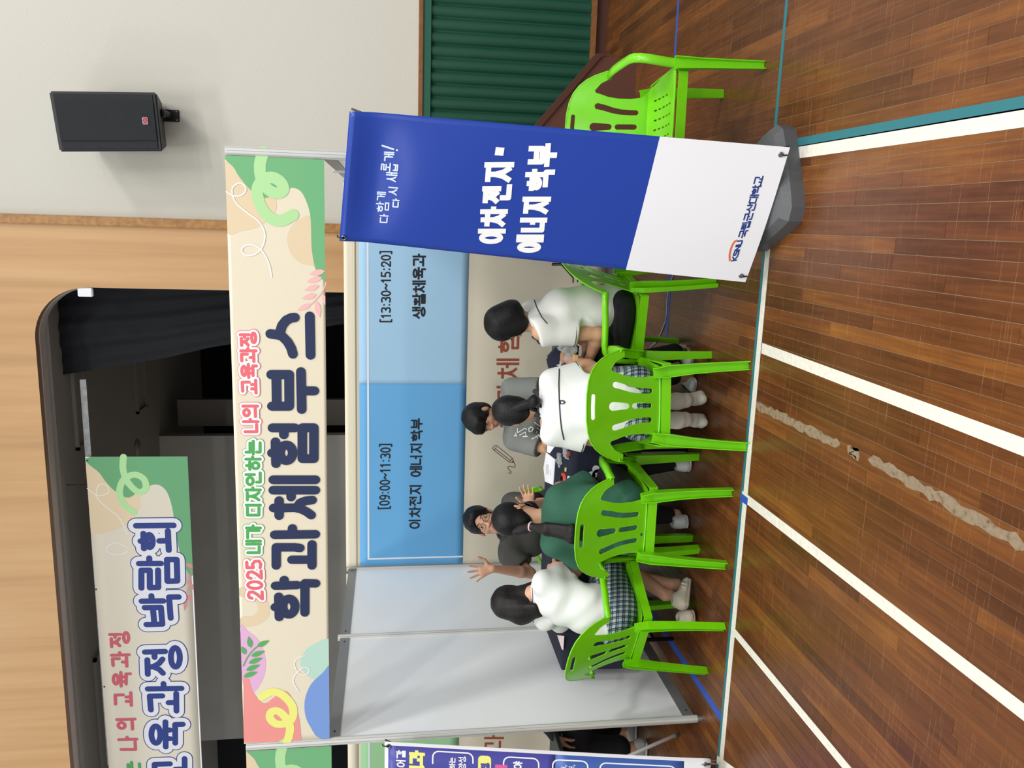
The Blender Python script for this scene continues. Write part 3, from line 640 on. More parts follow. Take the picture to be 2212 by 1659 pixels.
P(blob('printed_shape', S, smooth(zl([(140,250),(280,280),(365,380),(360,480),(280,540),(190,560),(130,560),(150,480),(240,470),(280,410),(230,330),(140,320)])), M['sand'], None, .0006, cuts=5))
P(strokes_obj('printed_squiggle', S, [smooth(zl([(310,1105),(380,1065),(460,1080),(540,1160),(555,1240),(520,1300),(430,1315),(375,1270),(385,1220),(440,1215),(500,1270),(530,1340),(520,1410),(505,1450)]),7,False)], .042, M['yel'], None, .0017))
P(strokes_obj('printed_line', S, [smooth(zl([(650,780),(590,800),(565,850),(600,920),(660,925),(680,890),(640,870),(580,920),(555,980),(595,1055)]),6,False)], .005, M['white'], None, .0022))
leaves(S, zl, [(165,860),(200,790),(250,730),(290,700)], [(225,720,205,630,22),(270,710,370,662,20),(225,785,335,745,20),(205,840,318,798,20),(185,895,298,852,20),(165,945,278,908,20),(185,770,150,710,20)], M['leafg'], P, .0003)
C7 = lambda pts: [S.px(490+x/4.364, 520+y/4.364) for x, y in pts]
C8 = lambda pts: [S.px(490+x/4.364, 880+y/4.364) for x, y in pts]
C9 = zl
big = []
for f, sts in [(C7,[[(410,878),(470,885),(520,900),(570,950),(605,1010),(622,1068)],[(495,880),(520,800),(560,750),(610,726),(640,724)],[(781,712),(788,1078)],
        [(418,1262),(588,1262)],[(425,1560),(588,1560)],[(466,1262),(470,1560)],[(586,1262),(588,1560)],[(698,1235),(705,1590)],[(705,1415),(825,1415)]]),
        (C8,[[(430,193),(640,193)],[(537,193),(537,257)],[(425,430),(470,430)],[(458,325),(463,530)],_ell(560,428,60,74),[(711,192),(820,192),(820,483),(711,483),(711,192)],
             [(437,682),(835,682)],[(437,780),(835,780)],[(605,780),(605,845)],[(440,948),(490,948)],[(492,878),(492,1020)],[(490,948),(640,945),(700,958),(755,985),(795,1015)],[(665,935),(690,900),(740,880),(805,873)],
             [(450,1200),(835,1195)],[(617,1195),(617,1140)],[(465,1490),(465,1318),(640,1318),(689,1325)],[(612,1435),(800,1435)],[(802,1290),(802,1490)]]),
        (C9,[[(415,235),(585,230)],[(483,235),(483,190)],[(413,402),(440,402)],[(440,320),(445,480)],_ell(520,398,48,62),[(645,445),(645,215),(730,217)]])]:
    big += [f(s) for s in sts]
P(strokes_obj('headline', S, big, .045, M['navy'], None, .003))
def lab(S, P, txt, ul, ll, ur, lr, wd, m, outline=None, white_w=0, thin=None, lift=.002, name='lettering', butt=False):
    st = text_px(S, txt, ul, ll, ur, lr)
    if thin: P(strokes_obj('lettering_edge', S, st, wd+white_w+.0045, thin, None, lift-.0010))
    if outline: P(strokes_obj('lettering_outline', S, st, wd+white_w, outline, None, lift-.0005))
    P(strokes_obj(name, S, st, wd, m, None, lift, butt))
lab(S, P, '2025', (537,1293), (567,1295), (533,1212), (563,1209), .0155, M['red'], M['white'], .02, M['red'], .0034)
lab(S, P, '내가 디자인하는', (533,1194), (563,1194), (531,953), (562,953), .0148, M['grn'], M['white'], .02, M['grn'], .0034)
lab(S, P, '나의 교육과정', (527,933), (558,933), (519,718), (552,718), .0148, M['red'], M['white'], .02, M['red'], .0034)
# neighbouring header (green corner)
S2, hb2, P2 = header(-3.0, 'green cornered header banner of the neighbouring booth, cut by the frame', False)
0 and P2(blob('printed_shape', S2, [(S2.W-x,y) for x,y in smooth([(0,.08),(.02,.14),(.1,.3),(.25,.42),(.45,.5),(.6,.48),(.6,-.1),(0,-.1)])], M['midg'], None, .001, cuts=4))
art(S2, hb2, (527-484+1, 1601-338+14), 0, P2)

# ------------------------------------------------ printed back wall banner
YB = DB-.036
tl, tr, br, bl = [0.03,YB,atY(748,1226,YB)[2]],[2.97,YB,atY(748,1226,YB)[2]],[2.97,YB,.12],[0.03,YB,.12]
def dB(u, v): return .006*sin(u*31+1.4*v)*min(1,v*6)*(.4+.6*v)+.006*sin(u*13+v*3)*v
S = Surf(tl, tr, br, bl, dB)
r = empty('back_banner', (1.5,YB,.12), 0, 'large cloth banner on the booth back wall, blue timetable above beige field', 'banner')
def P(o):
    if o is None: return
    o.parent = r; o.matrix_parent_inverse = Matrix.Translation(r.location).inverted(); return o
P(sheet('cloth', S, M['beige'], None, 70, 24, thick=.001))
a828 = S.px(781,828)[0]; bt = S.px(777,1000)[1]; bb = S.px(1004,1000)[1]
P(sheet('printed_field', S, M['cream'], None, 70, 3, b0=.0, b1=bt-.02, lift=.0008, thick=.0005))
P(sheet('printed_stripe', S, mat('print_tan',(206,196,172),.7), None, 70, 2, b0=.0+bt*.62, b1=bt*.78, lift=.0012, thick=.0005))
P(sheet('printed_panel', S, M['blueD'], None, 30, 14, a0=0, a1=a828, b0=bt, b1=bb, lift=.0008, thick=.0005))
P(sheet('printed_panel', S, M['blueL'], None, 40, 14, a0=a828, a1=S.W, b0=bt, b1=bb, lift=.0008, thick=.0005))
al, bl_ = S.px(796,1207)
P(strokes_obj('printed_line', S, [[(al,bb-.006),(al,bl_),(S.W-.06,bl_),(S.W-.06,bb-.006)]], .014, M['linew'], None, .0018, True, step=.1))
def line(txt, *a, wd=.012, m='ink', **k): P(strokes_obj('lettering', S, text_px(S, txt, *a), wd, M[m], None, .0022, True, step=.12))
line('[09:00~11:30]', (820,1101),(840,1100),(823,958),(843,958), wd=.011)
line('이차전지 에너지학부', (884,1141),(907,1141),(889,905),(912,905), wd=.0135)
line('[13:30~15:20]', (824,697),(843,697),(824,541),(843,541), wd=.011)
line('생활체육과', (892,687),(917,687),(893,550),(918,550), wd=.0145)
for ch, y0, y1 in (('과',868,829),('체',816,776),('험',760,722),('학',921,882)):
    P(strokes_obj('lettering', S, text_px(S, ch, (1075,y0),(1118,y0),(1075,y1),(1119,y1)), .02, M['brown'], None, .0016, True, step=.1))
zp = lambda pts: [S.px(980+x/8.296, 840+y/8.296) for x, y in pts]
pk = mat('print_dark_brown',(84,44,34),.7)
P(strokes_obj('pencil_drawing', S, [zp([(770,1018),(1055,1250),(1080,1320),(1000,1318),(725,1105),(703,1083),(702,1055),(728,1026),(750,1017),(770,1018)]), zp([(765,1045),(725,1100)]), zp([(750,1078),(1015,1285)]), zp([(1050,1250),(1008,1300)]),
   smooth(zp([(1082,1325),(1100,1360),(1095,1400),(1050,1400),(990,1388),(970,1410),(990,1450),(1025,1485),(1018,1515),(985,1500)]),5,False)], .0045, pk, None, .0016))
P(blob('pencil_tip', S, zp([(1052,1285),(1080,1320),(1035,1316)]), M['brown'], None, .0018))
z6 = lambda pts: [S.px(1160+x/6.9125, 560+y/6.9125) for x, y in pts]
P(strokes_obj('line_drawing', S, [z6([(230,62),(222,75),(230,86),(365,84),(538,278),(536,345)]), z6([(605,262),(605,335)]), z6([(360,62),(230,62)])], .009, M['ink'], None, .0016))
# neighbouring back banner
S = Surf([-2.97,YB,tl[2]],[-.03,YB,tl[2]],[-.03,YB,.12],[-2.97,YB,.12], dB)
r = empty('back_banner', (-1.5,YB,.12), 0, 'green and beige back banner of the neighbouring booth, at the left edge', 'banner')
P(sheet('cloth', S, M['beige'], None, 50, 12, thick=.001))
P(sheet('printed_stripe', S, M['cream'], None, 50, 2, b0=0, b1=bt-.02, lift=.0008, thick=.0005))
P(sheet('printed_panel', S, M['bgreen'], None, 50, 10, b0=bt, b1=bb, lift=.0008, thick=.0005))
P(strokes_obj('printed_line', S, [[(.06,bb),(.06,bl_),(S.W-.06,bl_),(S.W-.06,bb)]], .014, M['linew'], None, .0018, True, step=.1))
P(strokes_obj('lettering', S, text_px(S, '과', (1047,1629),(1085,1629),(1048,1586),(1086,1586)), .02, M['brown'], None, .0016, True, step=.1))

# ------------------------------------------------ banner hanging in the stage
YSB = 3.24
tl, tr, br, bl = atY(235,1659,YSB), atY(184,987,YSB), atY(405,986,YSB), atY(437,1659,YSB)
d = (tl-tr); e = (bl-br); tl = tr+d*1.5; bl = br+e*1.5
S = Surf(tl, tr, br, bl)
r = empty('stage_banner', tuple((br+bl)/2), 0, 'cream banner with blue outlined lettering hung high inside the stage', 'banner')
P(sheet('cloth', S, mat('banner_cream_dim',(222,214,196),.75), None, 60, 8, thick=.001))
P(sheet('printed_edge', S, M['white'], None, 1, 8, a0=S.W-.012, a1=S.W, lift=.0008, thick=.0005)); P(sheet('printed_edge', S, M['white'], None, 60, 1, b0=S.H-.012, b1=S.H, lift=.0008, thick=.0005))
zs = lambda pts: [S.px(60+x/2.186, 900+y/2.186) for x, y in pts]
P(blob('printed_shape', S, smooth(zs([(275,240),(390,230),(500,330),(528,420),(480,500),(400,540),(290,535)])), M['sand'], None, .0007, cuts=4))
P(blob('printed_shape', S, smooth(zs([(300,188),(340,270),(400,345),(470,385),(530,350),(600,322),(650,350),(680,430),(700,560),(735,705),(790,720),(790,188)]),6), mat('print_stage_green',(104,168,118),.7), None, .001, cuts=4))
P(strokes_obj('printed_squiggle', S, [smooth(zs([(450,190),(448,250),(470,310),(520,358),(555,340),(545,295),(500,275),(450,300),(432,360),(455,420),(500,455)]),8,False)], .055, M['ltg'], None, .0015))
P(strokes_obj('printed_line', S, [smooth(zs([(280,340),(330,375),(380,360),(370,325),(335,325),(325,380),(370,430),(430,480),(470,560)]),6,False),smooth(zs([(470,640),(440,655),(385,650),(375,620),(420,600),(470,625)]),6,False)], .006, M['white'], None, .0016))
leaves(S, zs, [(775,730),(765,800),(748,850)], [(770,770,750,800,6),(755,850,780,880,12),(748,855,740,925,10),(745,700,790,720,10),(765,790,790,830,8)], mat('print_rose',(214,140,140),.7), P)
nb = mat('print_royal',(30,54,130),.6); ow = mat('print_offwhite',(226,226,232),.6)
def inset(a, b_, c_, d_, w):
    a, b_, c_, d_ = map(np.array,(a,b_,c_,d_)); h = nrm2(b_-a)*w; v = nrm2(d_-a)*w
    return a+h+v, b_-h+v, c_-h-v, d_+h-v
def nrm2(v): return v/np.linalg.norm(v)
def boxes(items, f, wd, m, out, thin, ow_, tw_):
    st = []
    for ch, q in items:
        a, b_, c_, d_ = [f([p])[0] for p in q]   # tl tr br bl in sheet coords
        st += gbox(ch, *inset(a, b_, c_, d_, wd*.12))
    if thin is not None: P(strokes_obj('lettering_edge', S, st, tw_, thin, None, .0019))
    if out is not None: P(strokes_obj('lettering_outline', S, st, ow_, out, None, .0024))
    P(strokes_obj('headline', S, st, wd, m, None, .0029))
z7 = lambda pts: [S.px(60+x/3.614, 1200+y/3.614) for x, y in pts]
H = lambda x0, x1, y0, y1: [(x0+8,y1),(x0,y0),(x1,y0),(x1+8,y1)]
boxes([('회',[(511,640),(505,490),(690,488),(697,638)]),('람',[(520,822),(520,670),(706,670),(710,815)]),('박',[(545,995),(530,850),(715,848),(725,990)])], zs, .052, nb, ow, nb, .135, .15)
boxes([('정',[(912,950),(905,722),(1190,715),(1195,930)]),('과',[(945,1235),(925,1010),(1205,1005),(1205,1230)]),('육',[(955,1510),(950,1310),(1215,1300),(1215,1510)]),('교',[(985,1850),(975,1600),(1250,1590),(1250,1840)])], z7, .052, nb, ow, nb, .135, .15)
boxes([('정',[(642,730),(635,605),(785,605),(790,715)]),('과',[(658,880),(648,770),(790,765),(795,880)]),('육',[(665,1035),(660,925),(800,920),(800,1035)]),('교',[(680,1190),(675,1085),(815,1080),(820,1185)]),('의',[(700,1370),(690,1275),(835,1270),(840,1370)]),('나',[(715,1530),(705,1430),(850,1425),(855,1530)])], z7, .028, M['dred'], None, None, 0, 0)
boxes([('는',[(745,1740),(740,1625),(870,1620),(880,1740)])], z7, .028, M['grn'], None, None, 0, 0)
for x, y in ((186,995),(205,1276),(223,1487)):
    a, b_ = S.px(x,y); P(strokes_obj('eyelet', S, [[(a,b_+.01),(a,b_+.011)]], .016, M['dsteel'], None, .002))
bmn = bmesh.new(); q0 = atY(185,1000,YSB+.03); q1 = atY(172,820,YSB+.03); dd = (q1-q0)
bar = [q0-dd*4, q1]; up = np.array([0,0,.05])
vs = [bar[0]-up, bar[1]-up, bar[1]+up*.0+np.array([0,0,.0]), bar[0]]; vs = [v+np.array([0,dy,-.0]) for dy in (0,.03) for v in vs]
tag(mesh_obj('hanging_bar', vs, [[0,1,2,3],[7,6,5,4],[0,4,5,1],[1,5,6,2],[2,6,7,3],[3,7,4,0]], mat('galvanised',(140,142,142),.5,metal=.5,var=.2,vscale=20)), 'galvanised metal bar above the hanging stage banner', 'bar')
tag(tube('hanging_wire', [tuple(atY(184,1047,YSB)),tuple(atY(184,1047,YSB)+np.array([0,0,SZ-atY(184,1047,YSB)[2]]))], .004, M['dsteel'], None, 6), 'thin wire holding the stage banner bar', 'wire')

# ------------------------------------------------ free standing banners
def grommet(P, S, a, b_, dirv):
    c = S.at(a, b_, .003); n = S.n
    bm = bmesh.new(); bmesh.ops.create_uvsphere(bm, u_segments=4, v_segments=3, radius=.0001); bm.clear()
    ex = (S.P[1]-S.P[0])/S.W; ez = np.cross(n, ex); N1, N2 = 18, 8; V, F = [], []
    for i in range(N1):
        t = 2*pi*i/N1
        for j in range(N2):
            s = 2*pi*j/N2; rr = .009+.003*cos(s); V.append(c+ex*rr*cos(t)+ez*rr*sin(t)+n*.003*sin(s))
    for i in range(N1):
        for j in range(N2): F.append([i*N2+j,((i+1)%N1)*N2+j,((i+1)%N1)*N2+(j+1)%N2,i*N2+(j+1)%N2])
    P(mesh_obj('eyelet', V, F, M['steel'], None, True))
    P(tube('hook', [c-n*.02, c+n*.004, c+dirv*.012+n*.006, c+dirv*.028-n*.004, c+dirv*.032-n*.02], .0035, M['dsteel'], None, 8))
def stand_base(P, c, ang, r=.24):
    """water filled plastic foot: bevelled dish with a hump"""
    n = 28; rings = [(1.0,0.0),(1.0,.06),(.9,.095),(.60,.105),(.3,.107)]; V, F = [], []
    for rr, z in rings:
        for k in range(n):
            t = 2*pi*k/n; cx_, sx_ = cos(t), sin(t); e = (abs(cx_)**7+abs(sx_)**7)**(-1/7)
            x, y = r*rr*e*cx_, r*.92*rr*e*sx_; V.append((c[0]+x*cos(ang)-y*sin(ang), c[1]+x*sin(ang)+y*cos(ang), z))
    for i in range(len(rings)-1):
        for k in range(n): F.append([i*n+k,i*n+(k+1)%n,(i+1)*n+(k+1)%n,(i+1)*n+k])
    F.append([4*n+k for k in range(n)]); F.append([k for k in range(n)][::-1])
    P(mesh_obj('base', V, F, M['base'], None, False))
tl, tr, br, bl = atY(735,517,-.10), atY(757,238,-.34), atZ(1708,320,.10), atZ(1611,612,.125)
def dU(u, v):
    top = math.exp(-((v-.0)/.035)**2)
    return .018*top+.012*sin(pi*u)*math.exp(-((v-.2)/.16)**2)*1.2-.02*math.exp(-((v-.075)/.05)**2)*sin(pi*u)+.008*sin(pi*u)*v-.012*(1-sin(pi*u))*v*v
S = Surf(tl, tr, br, bl, dU)
r = empty('banner_stand', tuple(atZ(1690,420)), 0, 'tall blue and white standing banner on a grey plastic foot, in front of the booth', 'banner stand')
P(sheet('banner_sheet', S, M['vinyl'], None, 24, 70, thick=.0012))
b0 = (S.px(1399,300)[1]+S.px(1340,580)[1])/2; yl, yr = S.px(1338,583), S.px(1411,297)
V, F = [], []; nu, nv = 24, 14
for j in range(nv+1):
    for i in range(nu+1):
        a = S.W*i/nu; s0 = yl[1]+(yr[1]-yl[1])*i/nu; V.append(S.at(a, s0+(S.H-s0)*j/nv, .0009))
for j in range(nv):
    for i in range(nu): k = j*(nu+1)+i; F.append([k,k+1,k+nu+2,k+nu+1])
P(mesh_obj('printed_field', V, F, M['vinylw'], None, True))
zb = lambda pts: [S.px(700+x/3.687, 200+y/3.687) for x, y in pts]
def vtext(items, f, wd, m, butt=True):
    st = []
    for ch, q in items:
        a, b_, c_, d_ = [f([p])[0] for p in q]; st += gbox(ch, *inset(a, b_, c_, d_, wd/2))
    P(strokes_obj('headline', S, st, wd, M[m], None, .0022, butt, step=.05))
Q = lambda x0, x1, y0, y1, sx=14: [(x0+2,y1),(x0+2+sx,y0),(x1-2+sx,y0),(x1-2,y1)]
vtext([('이',Q(1160,1385,1050,1198)),('차',Q(1178,1402,888,1056)),('전',Q(1195,1432,706,868)),('지',Q(1212,1452,512,700))], zb, .0235, 'white')
vtext([('에',Q(1458,1684,1114,1270)),('너',Q(1488,1712,962,1104)),('지',Q(1508,1742,790,954)),('학',Q(1530,1772,592,772)),('부',Q(1552,1800,392,582))], zb, .023, 'white')
P(strokes_obj('headline', S, [zb([(1338,456),(1350,457)])], .034, M['white'], None, .0022, True))
hw = mat('print_pale_script',(200,214,248),.5)
vtext2 = lambda items, wd: P(strokes_obj('script_lettering', S, sum([gbox(ch,*[zb([p])[0] for p in q]) for ch, q in items],[]), wd, hw, None, .0022))
vtext2([('다',Q(420,485,965,1030,6)),('함',Q(392,490,870,945,6)),('께',Q(398,465,790,855,6))], .006)
vtext2([('다',Q(520,570,835,900,6)),('시',Q(487,560,735,805,6)),('새',Q(470,555,630,700,6)),('롭',Q(430,560,560,620,6)),('게',Q(455,530,470,540,6))], .0065)
P(strokes_obj('script_lettering', S, [zb([(445,420),(530,445)]),zb([(556,450),(560,451)])], .008, hw, None, .0022))
# university logo line
z3 = lambda pts: [S.px(1180+x/2.86, 60+y/2.86) for x, y in pts]
def seg_text(txt, ul, ll, ur, lr, wd, m, gap=.2):
    f = lambda p: (1180+p[0]/2.86, 60+p[1]/2.86)
    P(strokes_obj('lettering', S, text_px(S, txt, f(ul), f(ll), f(ur), f(lr), gap), wd, M[m], None, .0022, True))
seg_text('KSNU', (1136,1438),(1166,1434),(1172,1308),(1204,1304), .0062, 'navy2', .12)
seg_text('국립군산대학교', (1176,1288),(1225,1284),(1284,912),(1335,914), .0062, 'navy2', .12)
P(strokes_obj('logo_arc', S, [smooth(z3([(1124,1434),(1122,1395),(1132,1350),(1150,1315),(1166,1306)]),6,False)], .0085, M['orange'], None, .0022))
ex = (tr-tl)/np.linalg.norm(tr-tl); ez = (bl-tl)/np.linalg.norm(bl-tl)
grommet(P, S, .018, .018, -ez); grommet(P, S, S.W-.03, S.H-.03, ez); grommet(P, S, .03, S.H-.03, ez)
# folded over top corner and the carrying poles
n_ = S.n
topc = (tl+tr)/2-n_*.05; footc = np.array([*atZ(1690,420)[:2],.1]); footc = np.array([2.92,-.36,.1])
P(tube('pole', [footc, topc+np.array([0,.02,-.9]), topc], .011, M['steel'], None, 10))
hub = topc+np.array([0,.02,-.9])
for c in (tl, tr, bl, br): P(tube('arm', [hub, c-n_*.02], .005, M['dsteel'], None, 6))
stand_base(P, (2.905,-.36), .42, .235)
# purple stand at the left
tr_, br_ = atY(831,1602,-.2), atZ(1537,1641,.1); w_ = np.array([-.6,-.06,0])
S = Surf(tr_+w_, tr_, br_, br_+w_, lambda u,v: .01*sin(pi*u)*sin(pi*v)-.01*v**8*u)
r = empty('banner_stand', (br_[0]-.3,br_[1]+.1,0), 0, 'purple standing banner with white frames, cut off at the left edge', 'banner stand')
P(sheet('banner_sheet', S, M['vinylw'], None, 10, 40, thick=.0012))
vb1 = S.px(1200,1625)[1]; vb2 = S.px(1478,1650)[1]
P(sheet('printed_field', S, M['purple'], None, 6, 20, a0=.02, a1=S.W-.018, b0=.018, b1=vb1, lift=.0006, thick=.0003))
P(sheet('printed_field', S, M['pblue'], None, 6, 10, a0=.02, a1=S.W-.018, b0=vb1, b1=vb2, lift=.0006, thick=.0003))
def rrect(x0, x1, y, wd=.007, fill=None):
    a, b0_ = S.px(x0,y); _, b1_ = S.px(x1,y); rr = min(.03,(b1_-b0_)*.3); aL = .05
    pts = [(aL,b0_),(a-rr,b0_)]+[(a-rr+rr*sin(t),b0_+rr-rr*cos(t)) for t in (pi/8,pi/4,3*pi/8,pi/2)]+[(a,b1_-rr)]+[(a-rr+rr*cos(t),b1_-rr+rr*sin(t)) for t in (pi/8,pi/4,3*pi/8,pi/2)]+[(aL,b1_)]
    if fill: P(blob('printed_shape', S, pts, M[fill], None, .0012, clip=False, cuts=14))
    else: P(strokes_obj('printed_frame', S, [pts], wd, M['white'], None, .0014))
rrect(935,1022,1622); rrect(1088,1164,1634); rrect(1194,1270,1640); rrect(1296,1460,1647); rrect(1033,1061,1631, fill='yel')
def tcol(txt, x0, x1, yend, wd, m, h=None):
    # text running leftwards off the frame: right end at pixel row yend
    a, b0_ = S.px(x0,yend); _, b1_ = S.px(x1,yend); hh = (b1_-b0_); st = []; x = a
    for ch in txt[::-1]:
        adv = ADV.get(ch,1.)*hh; st += gbox(ch,(x-adv*.92,b0_),(x,b0_),(x,b1_),(x-adv*.92,b1_)); x -= adv*1.08
    P(strokes_obj('lettering', S, st, wd, M[m], None, .0016, True))
tcol('열어갈', 857, 875, 1621, .007, 'white'); tcol('명과', 887, 915, 1623, .017, 'yel')
tcol('하는', 971, 983, 1636, .005, 'white'); tcol('인양성', 991, 1006, 1633, .005, 'white'); tcol('정', 1040, 1056, 1647, .009, 'purple')
tcol('분야', 1110, 1127, 1644, .008, 'white'); tcol('어,', 1212, 1222, 1651, .004, 'white'); tcol('터,', 1229, 1240, 1650, .004, 'white')
a, b0_ = S.px(1070,1650); _, b1_ = S.px(1096,1652); P(blob('printed_shape', S, [(a-.2,b0_-.02),(a,b0_),(a,b1_),(a-.2,b1_)], mat('print_magenta',(226,90,160),.5), None, .0013, clip=False, cuts=14))
grommet(P, S, S.W-.02, .02, -np.array([0,0,-1.])*1.0); grommet(P, S, S.W-.03, S.H-.03, np.array([0,0,-1.]))
P(tube('foot_arm', [S.at(S.W-.03,S.H-.05,-.01), S.at(S.W-.03,S.H+.03,-.012)], .013, M['steel'], None, 10))
c_ = S.at(S.W*.4,S.H*.5,-.05); P(tube('pole', [(c_[0]-.06,c_[1]+.06,.1),tuple(c_)], .012, M['steel'], None, 10))
for c in S.P: P(tube('arm', [c_, c-S.n*.015], .006, M['dsteel'], None, 6))
stand_base(P, (c_[0]-.08,c_[1]+.0), 0, .19)
# ------------------------------------------------ plastic armchair
def sheet_holes(name, outer, holes, mapf, m, parent, thick=.004, cuts_x=(), cuts_y=()):
    cu = bpy.data.curves.new('outline','CURVE'); cu.dimensions = '2D'; cu.fill_mode = 'BOTH'
    for pts in [outer]+holes:
        sp = cu.splines.new('POLY'); sp.points.add(len(pts)-1); sp.use_cyclic_u = True
        for p, q in zip(sp.points, pts): p.co = (q[0], q[1], 0, 1)
    t = bpy.data.objects.new('outline', cu); C.objects.link(t)
    dg = bpy.context.evaluated_depsgraph_get(); me = bpy.data.meshes.new_from_object(t.evaluated_get(dg))
    bpy.data.objects.remove(t); bpy.data.curves.remove(cu)
    bm = bmesh.new(); bm.from_mesh(me); bpy.data.meshes.remove(me)
    bmesh.ops.remove_doubles(bm, verts=bm.verts[:], dist=1e-5)
    for x in cuts_x: bmesh.ops.bisect_plane(bm, geom=bm.verts[:]+bm.edges[:]+bm.faces[:], plane_co=(x,0,0), plane_no=(1,0,0))
    for y in cuts_y: bmesh.ops.bisect_plane(bm, geom=bm.verts[:]+bm.edges[:]+bm.faces[:], plane_co=(0,y,0), plane_no=(0,1,0))
    for v in bm.verts: v.co = Vector(mapf(v.co.x, v.co.y))
    o = bm_obj(name, bm, m, parent, True)
    md = o.modifiers.new('thickness','SOLIDIFY'); md.thickness = thick; md.offset = 0
    dg = bpy.context.evaluated_depsgraph_get(); me2 = bpy.data.meshes.new_from_object(o.evaluated_get(dg))
    o.modifiers.clear(); old = o.data; o.data = me2; bpy.data.meshes.remove(old)
    es = o.modifiers.new('edges','EDGE_SPLIT'); es.split_angle = radians(40)
    return o
def slot_pts(path, w0, w1, n=6):
    """rounded slot following a centre path with widths"""
    P_ = [np.array(p,float) for p in path]; L, R = [], []
    for i, p in enumerate(P_):
        t = P_[min(i+1,len(P_)-1)]-P_[max(i-1,0)]; t /= np.linalg.norm(t); nn = np.array([-t[1],t[0]]); wd = (w0+(w1-w0)*i/(len(P_)-1))/2
        L.append(p+nn*wd); R.append(p-nn*wd)
    def cap(p, t, wd, s):
        a0 = atan2(t[1],t[0]); return [p+wd*np.array([cos(a0+s*(pi/2-pi*k/n)), sin(a0+s*(pi/2-pi*k/n))]) for k in range(1,n)]
    t1 = P_[-1]-P_[-2]; t0 = P_[0]-P_[1]
    return [tuple(q) for q in L+cap(P_[-1], t1/np.linalg.norm(t1), w1/2, 1)+R[::-1]+cap(P_[0], t0/np.linalg.norm(t0), w0/2, 1)]
def back_map(s, z):
    t = (z-.43)/.40
    y = -.178 - .125*max(t,0)**1.1 + .55*s*s*(.6+.7*max(t,0))
    return (s, y, z)
def rib(bm, pts, prof, side=None):
    """sweep a profile given as (across, normal) offsets; frame side vector fixed"""
    P_ = [Vector(p) for p in pts]; rings = []
    for i, p in enumerate(P_):
        t = (P_[min(i+1,len(P_)-1)]-P_[max(i-1,0)]).normalized(); s = side[i] if isinstance(side,list) else side
        s = (Vector(s)-t*t.dot(Vector(s))).normalized(); nn = t.cross(s)
        pf = prof[i] if isinstance(prof[0][0],(list,tuple)) else prof
        rings.append([bm.verts.new(p+s*a+nn*b) for a,b in pf])
    n = len(rings[0])
    for i in range(len(rings)-1):
        for k in range(n): bm.faces.new((rings[i][k],rings[i][(k+1)%n],rings[i+1][(k+1)%n],rings[i+1][k]))
    bm.faces.new(rings[0][::-1]); bm.faces.new(rings[-1])
def Lprof(w, d, t=.0045, sgn=1):
    # angle section: web w across, flange d deep
    return [(-w/2*sgn,0),(w/2*sgn,0),(w/2*sgn,-d),(w/2*sgn-t*sgn,-d),(w/2*sgn-t*sgn,-t),(-w/2*sgn+t*sgn,-t),(-w/2*sgn+t*sgn,-d*.55),(-w/2*sgn,-d*.55)]
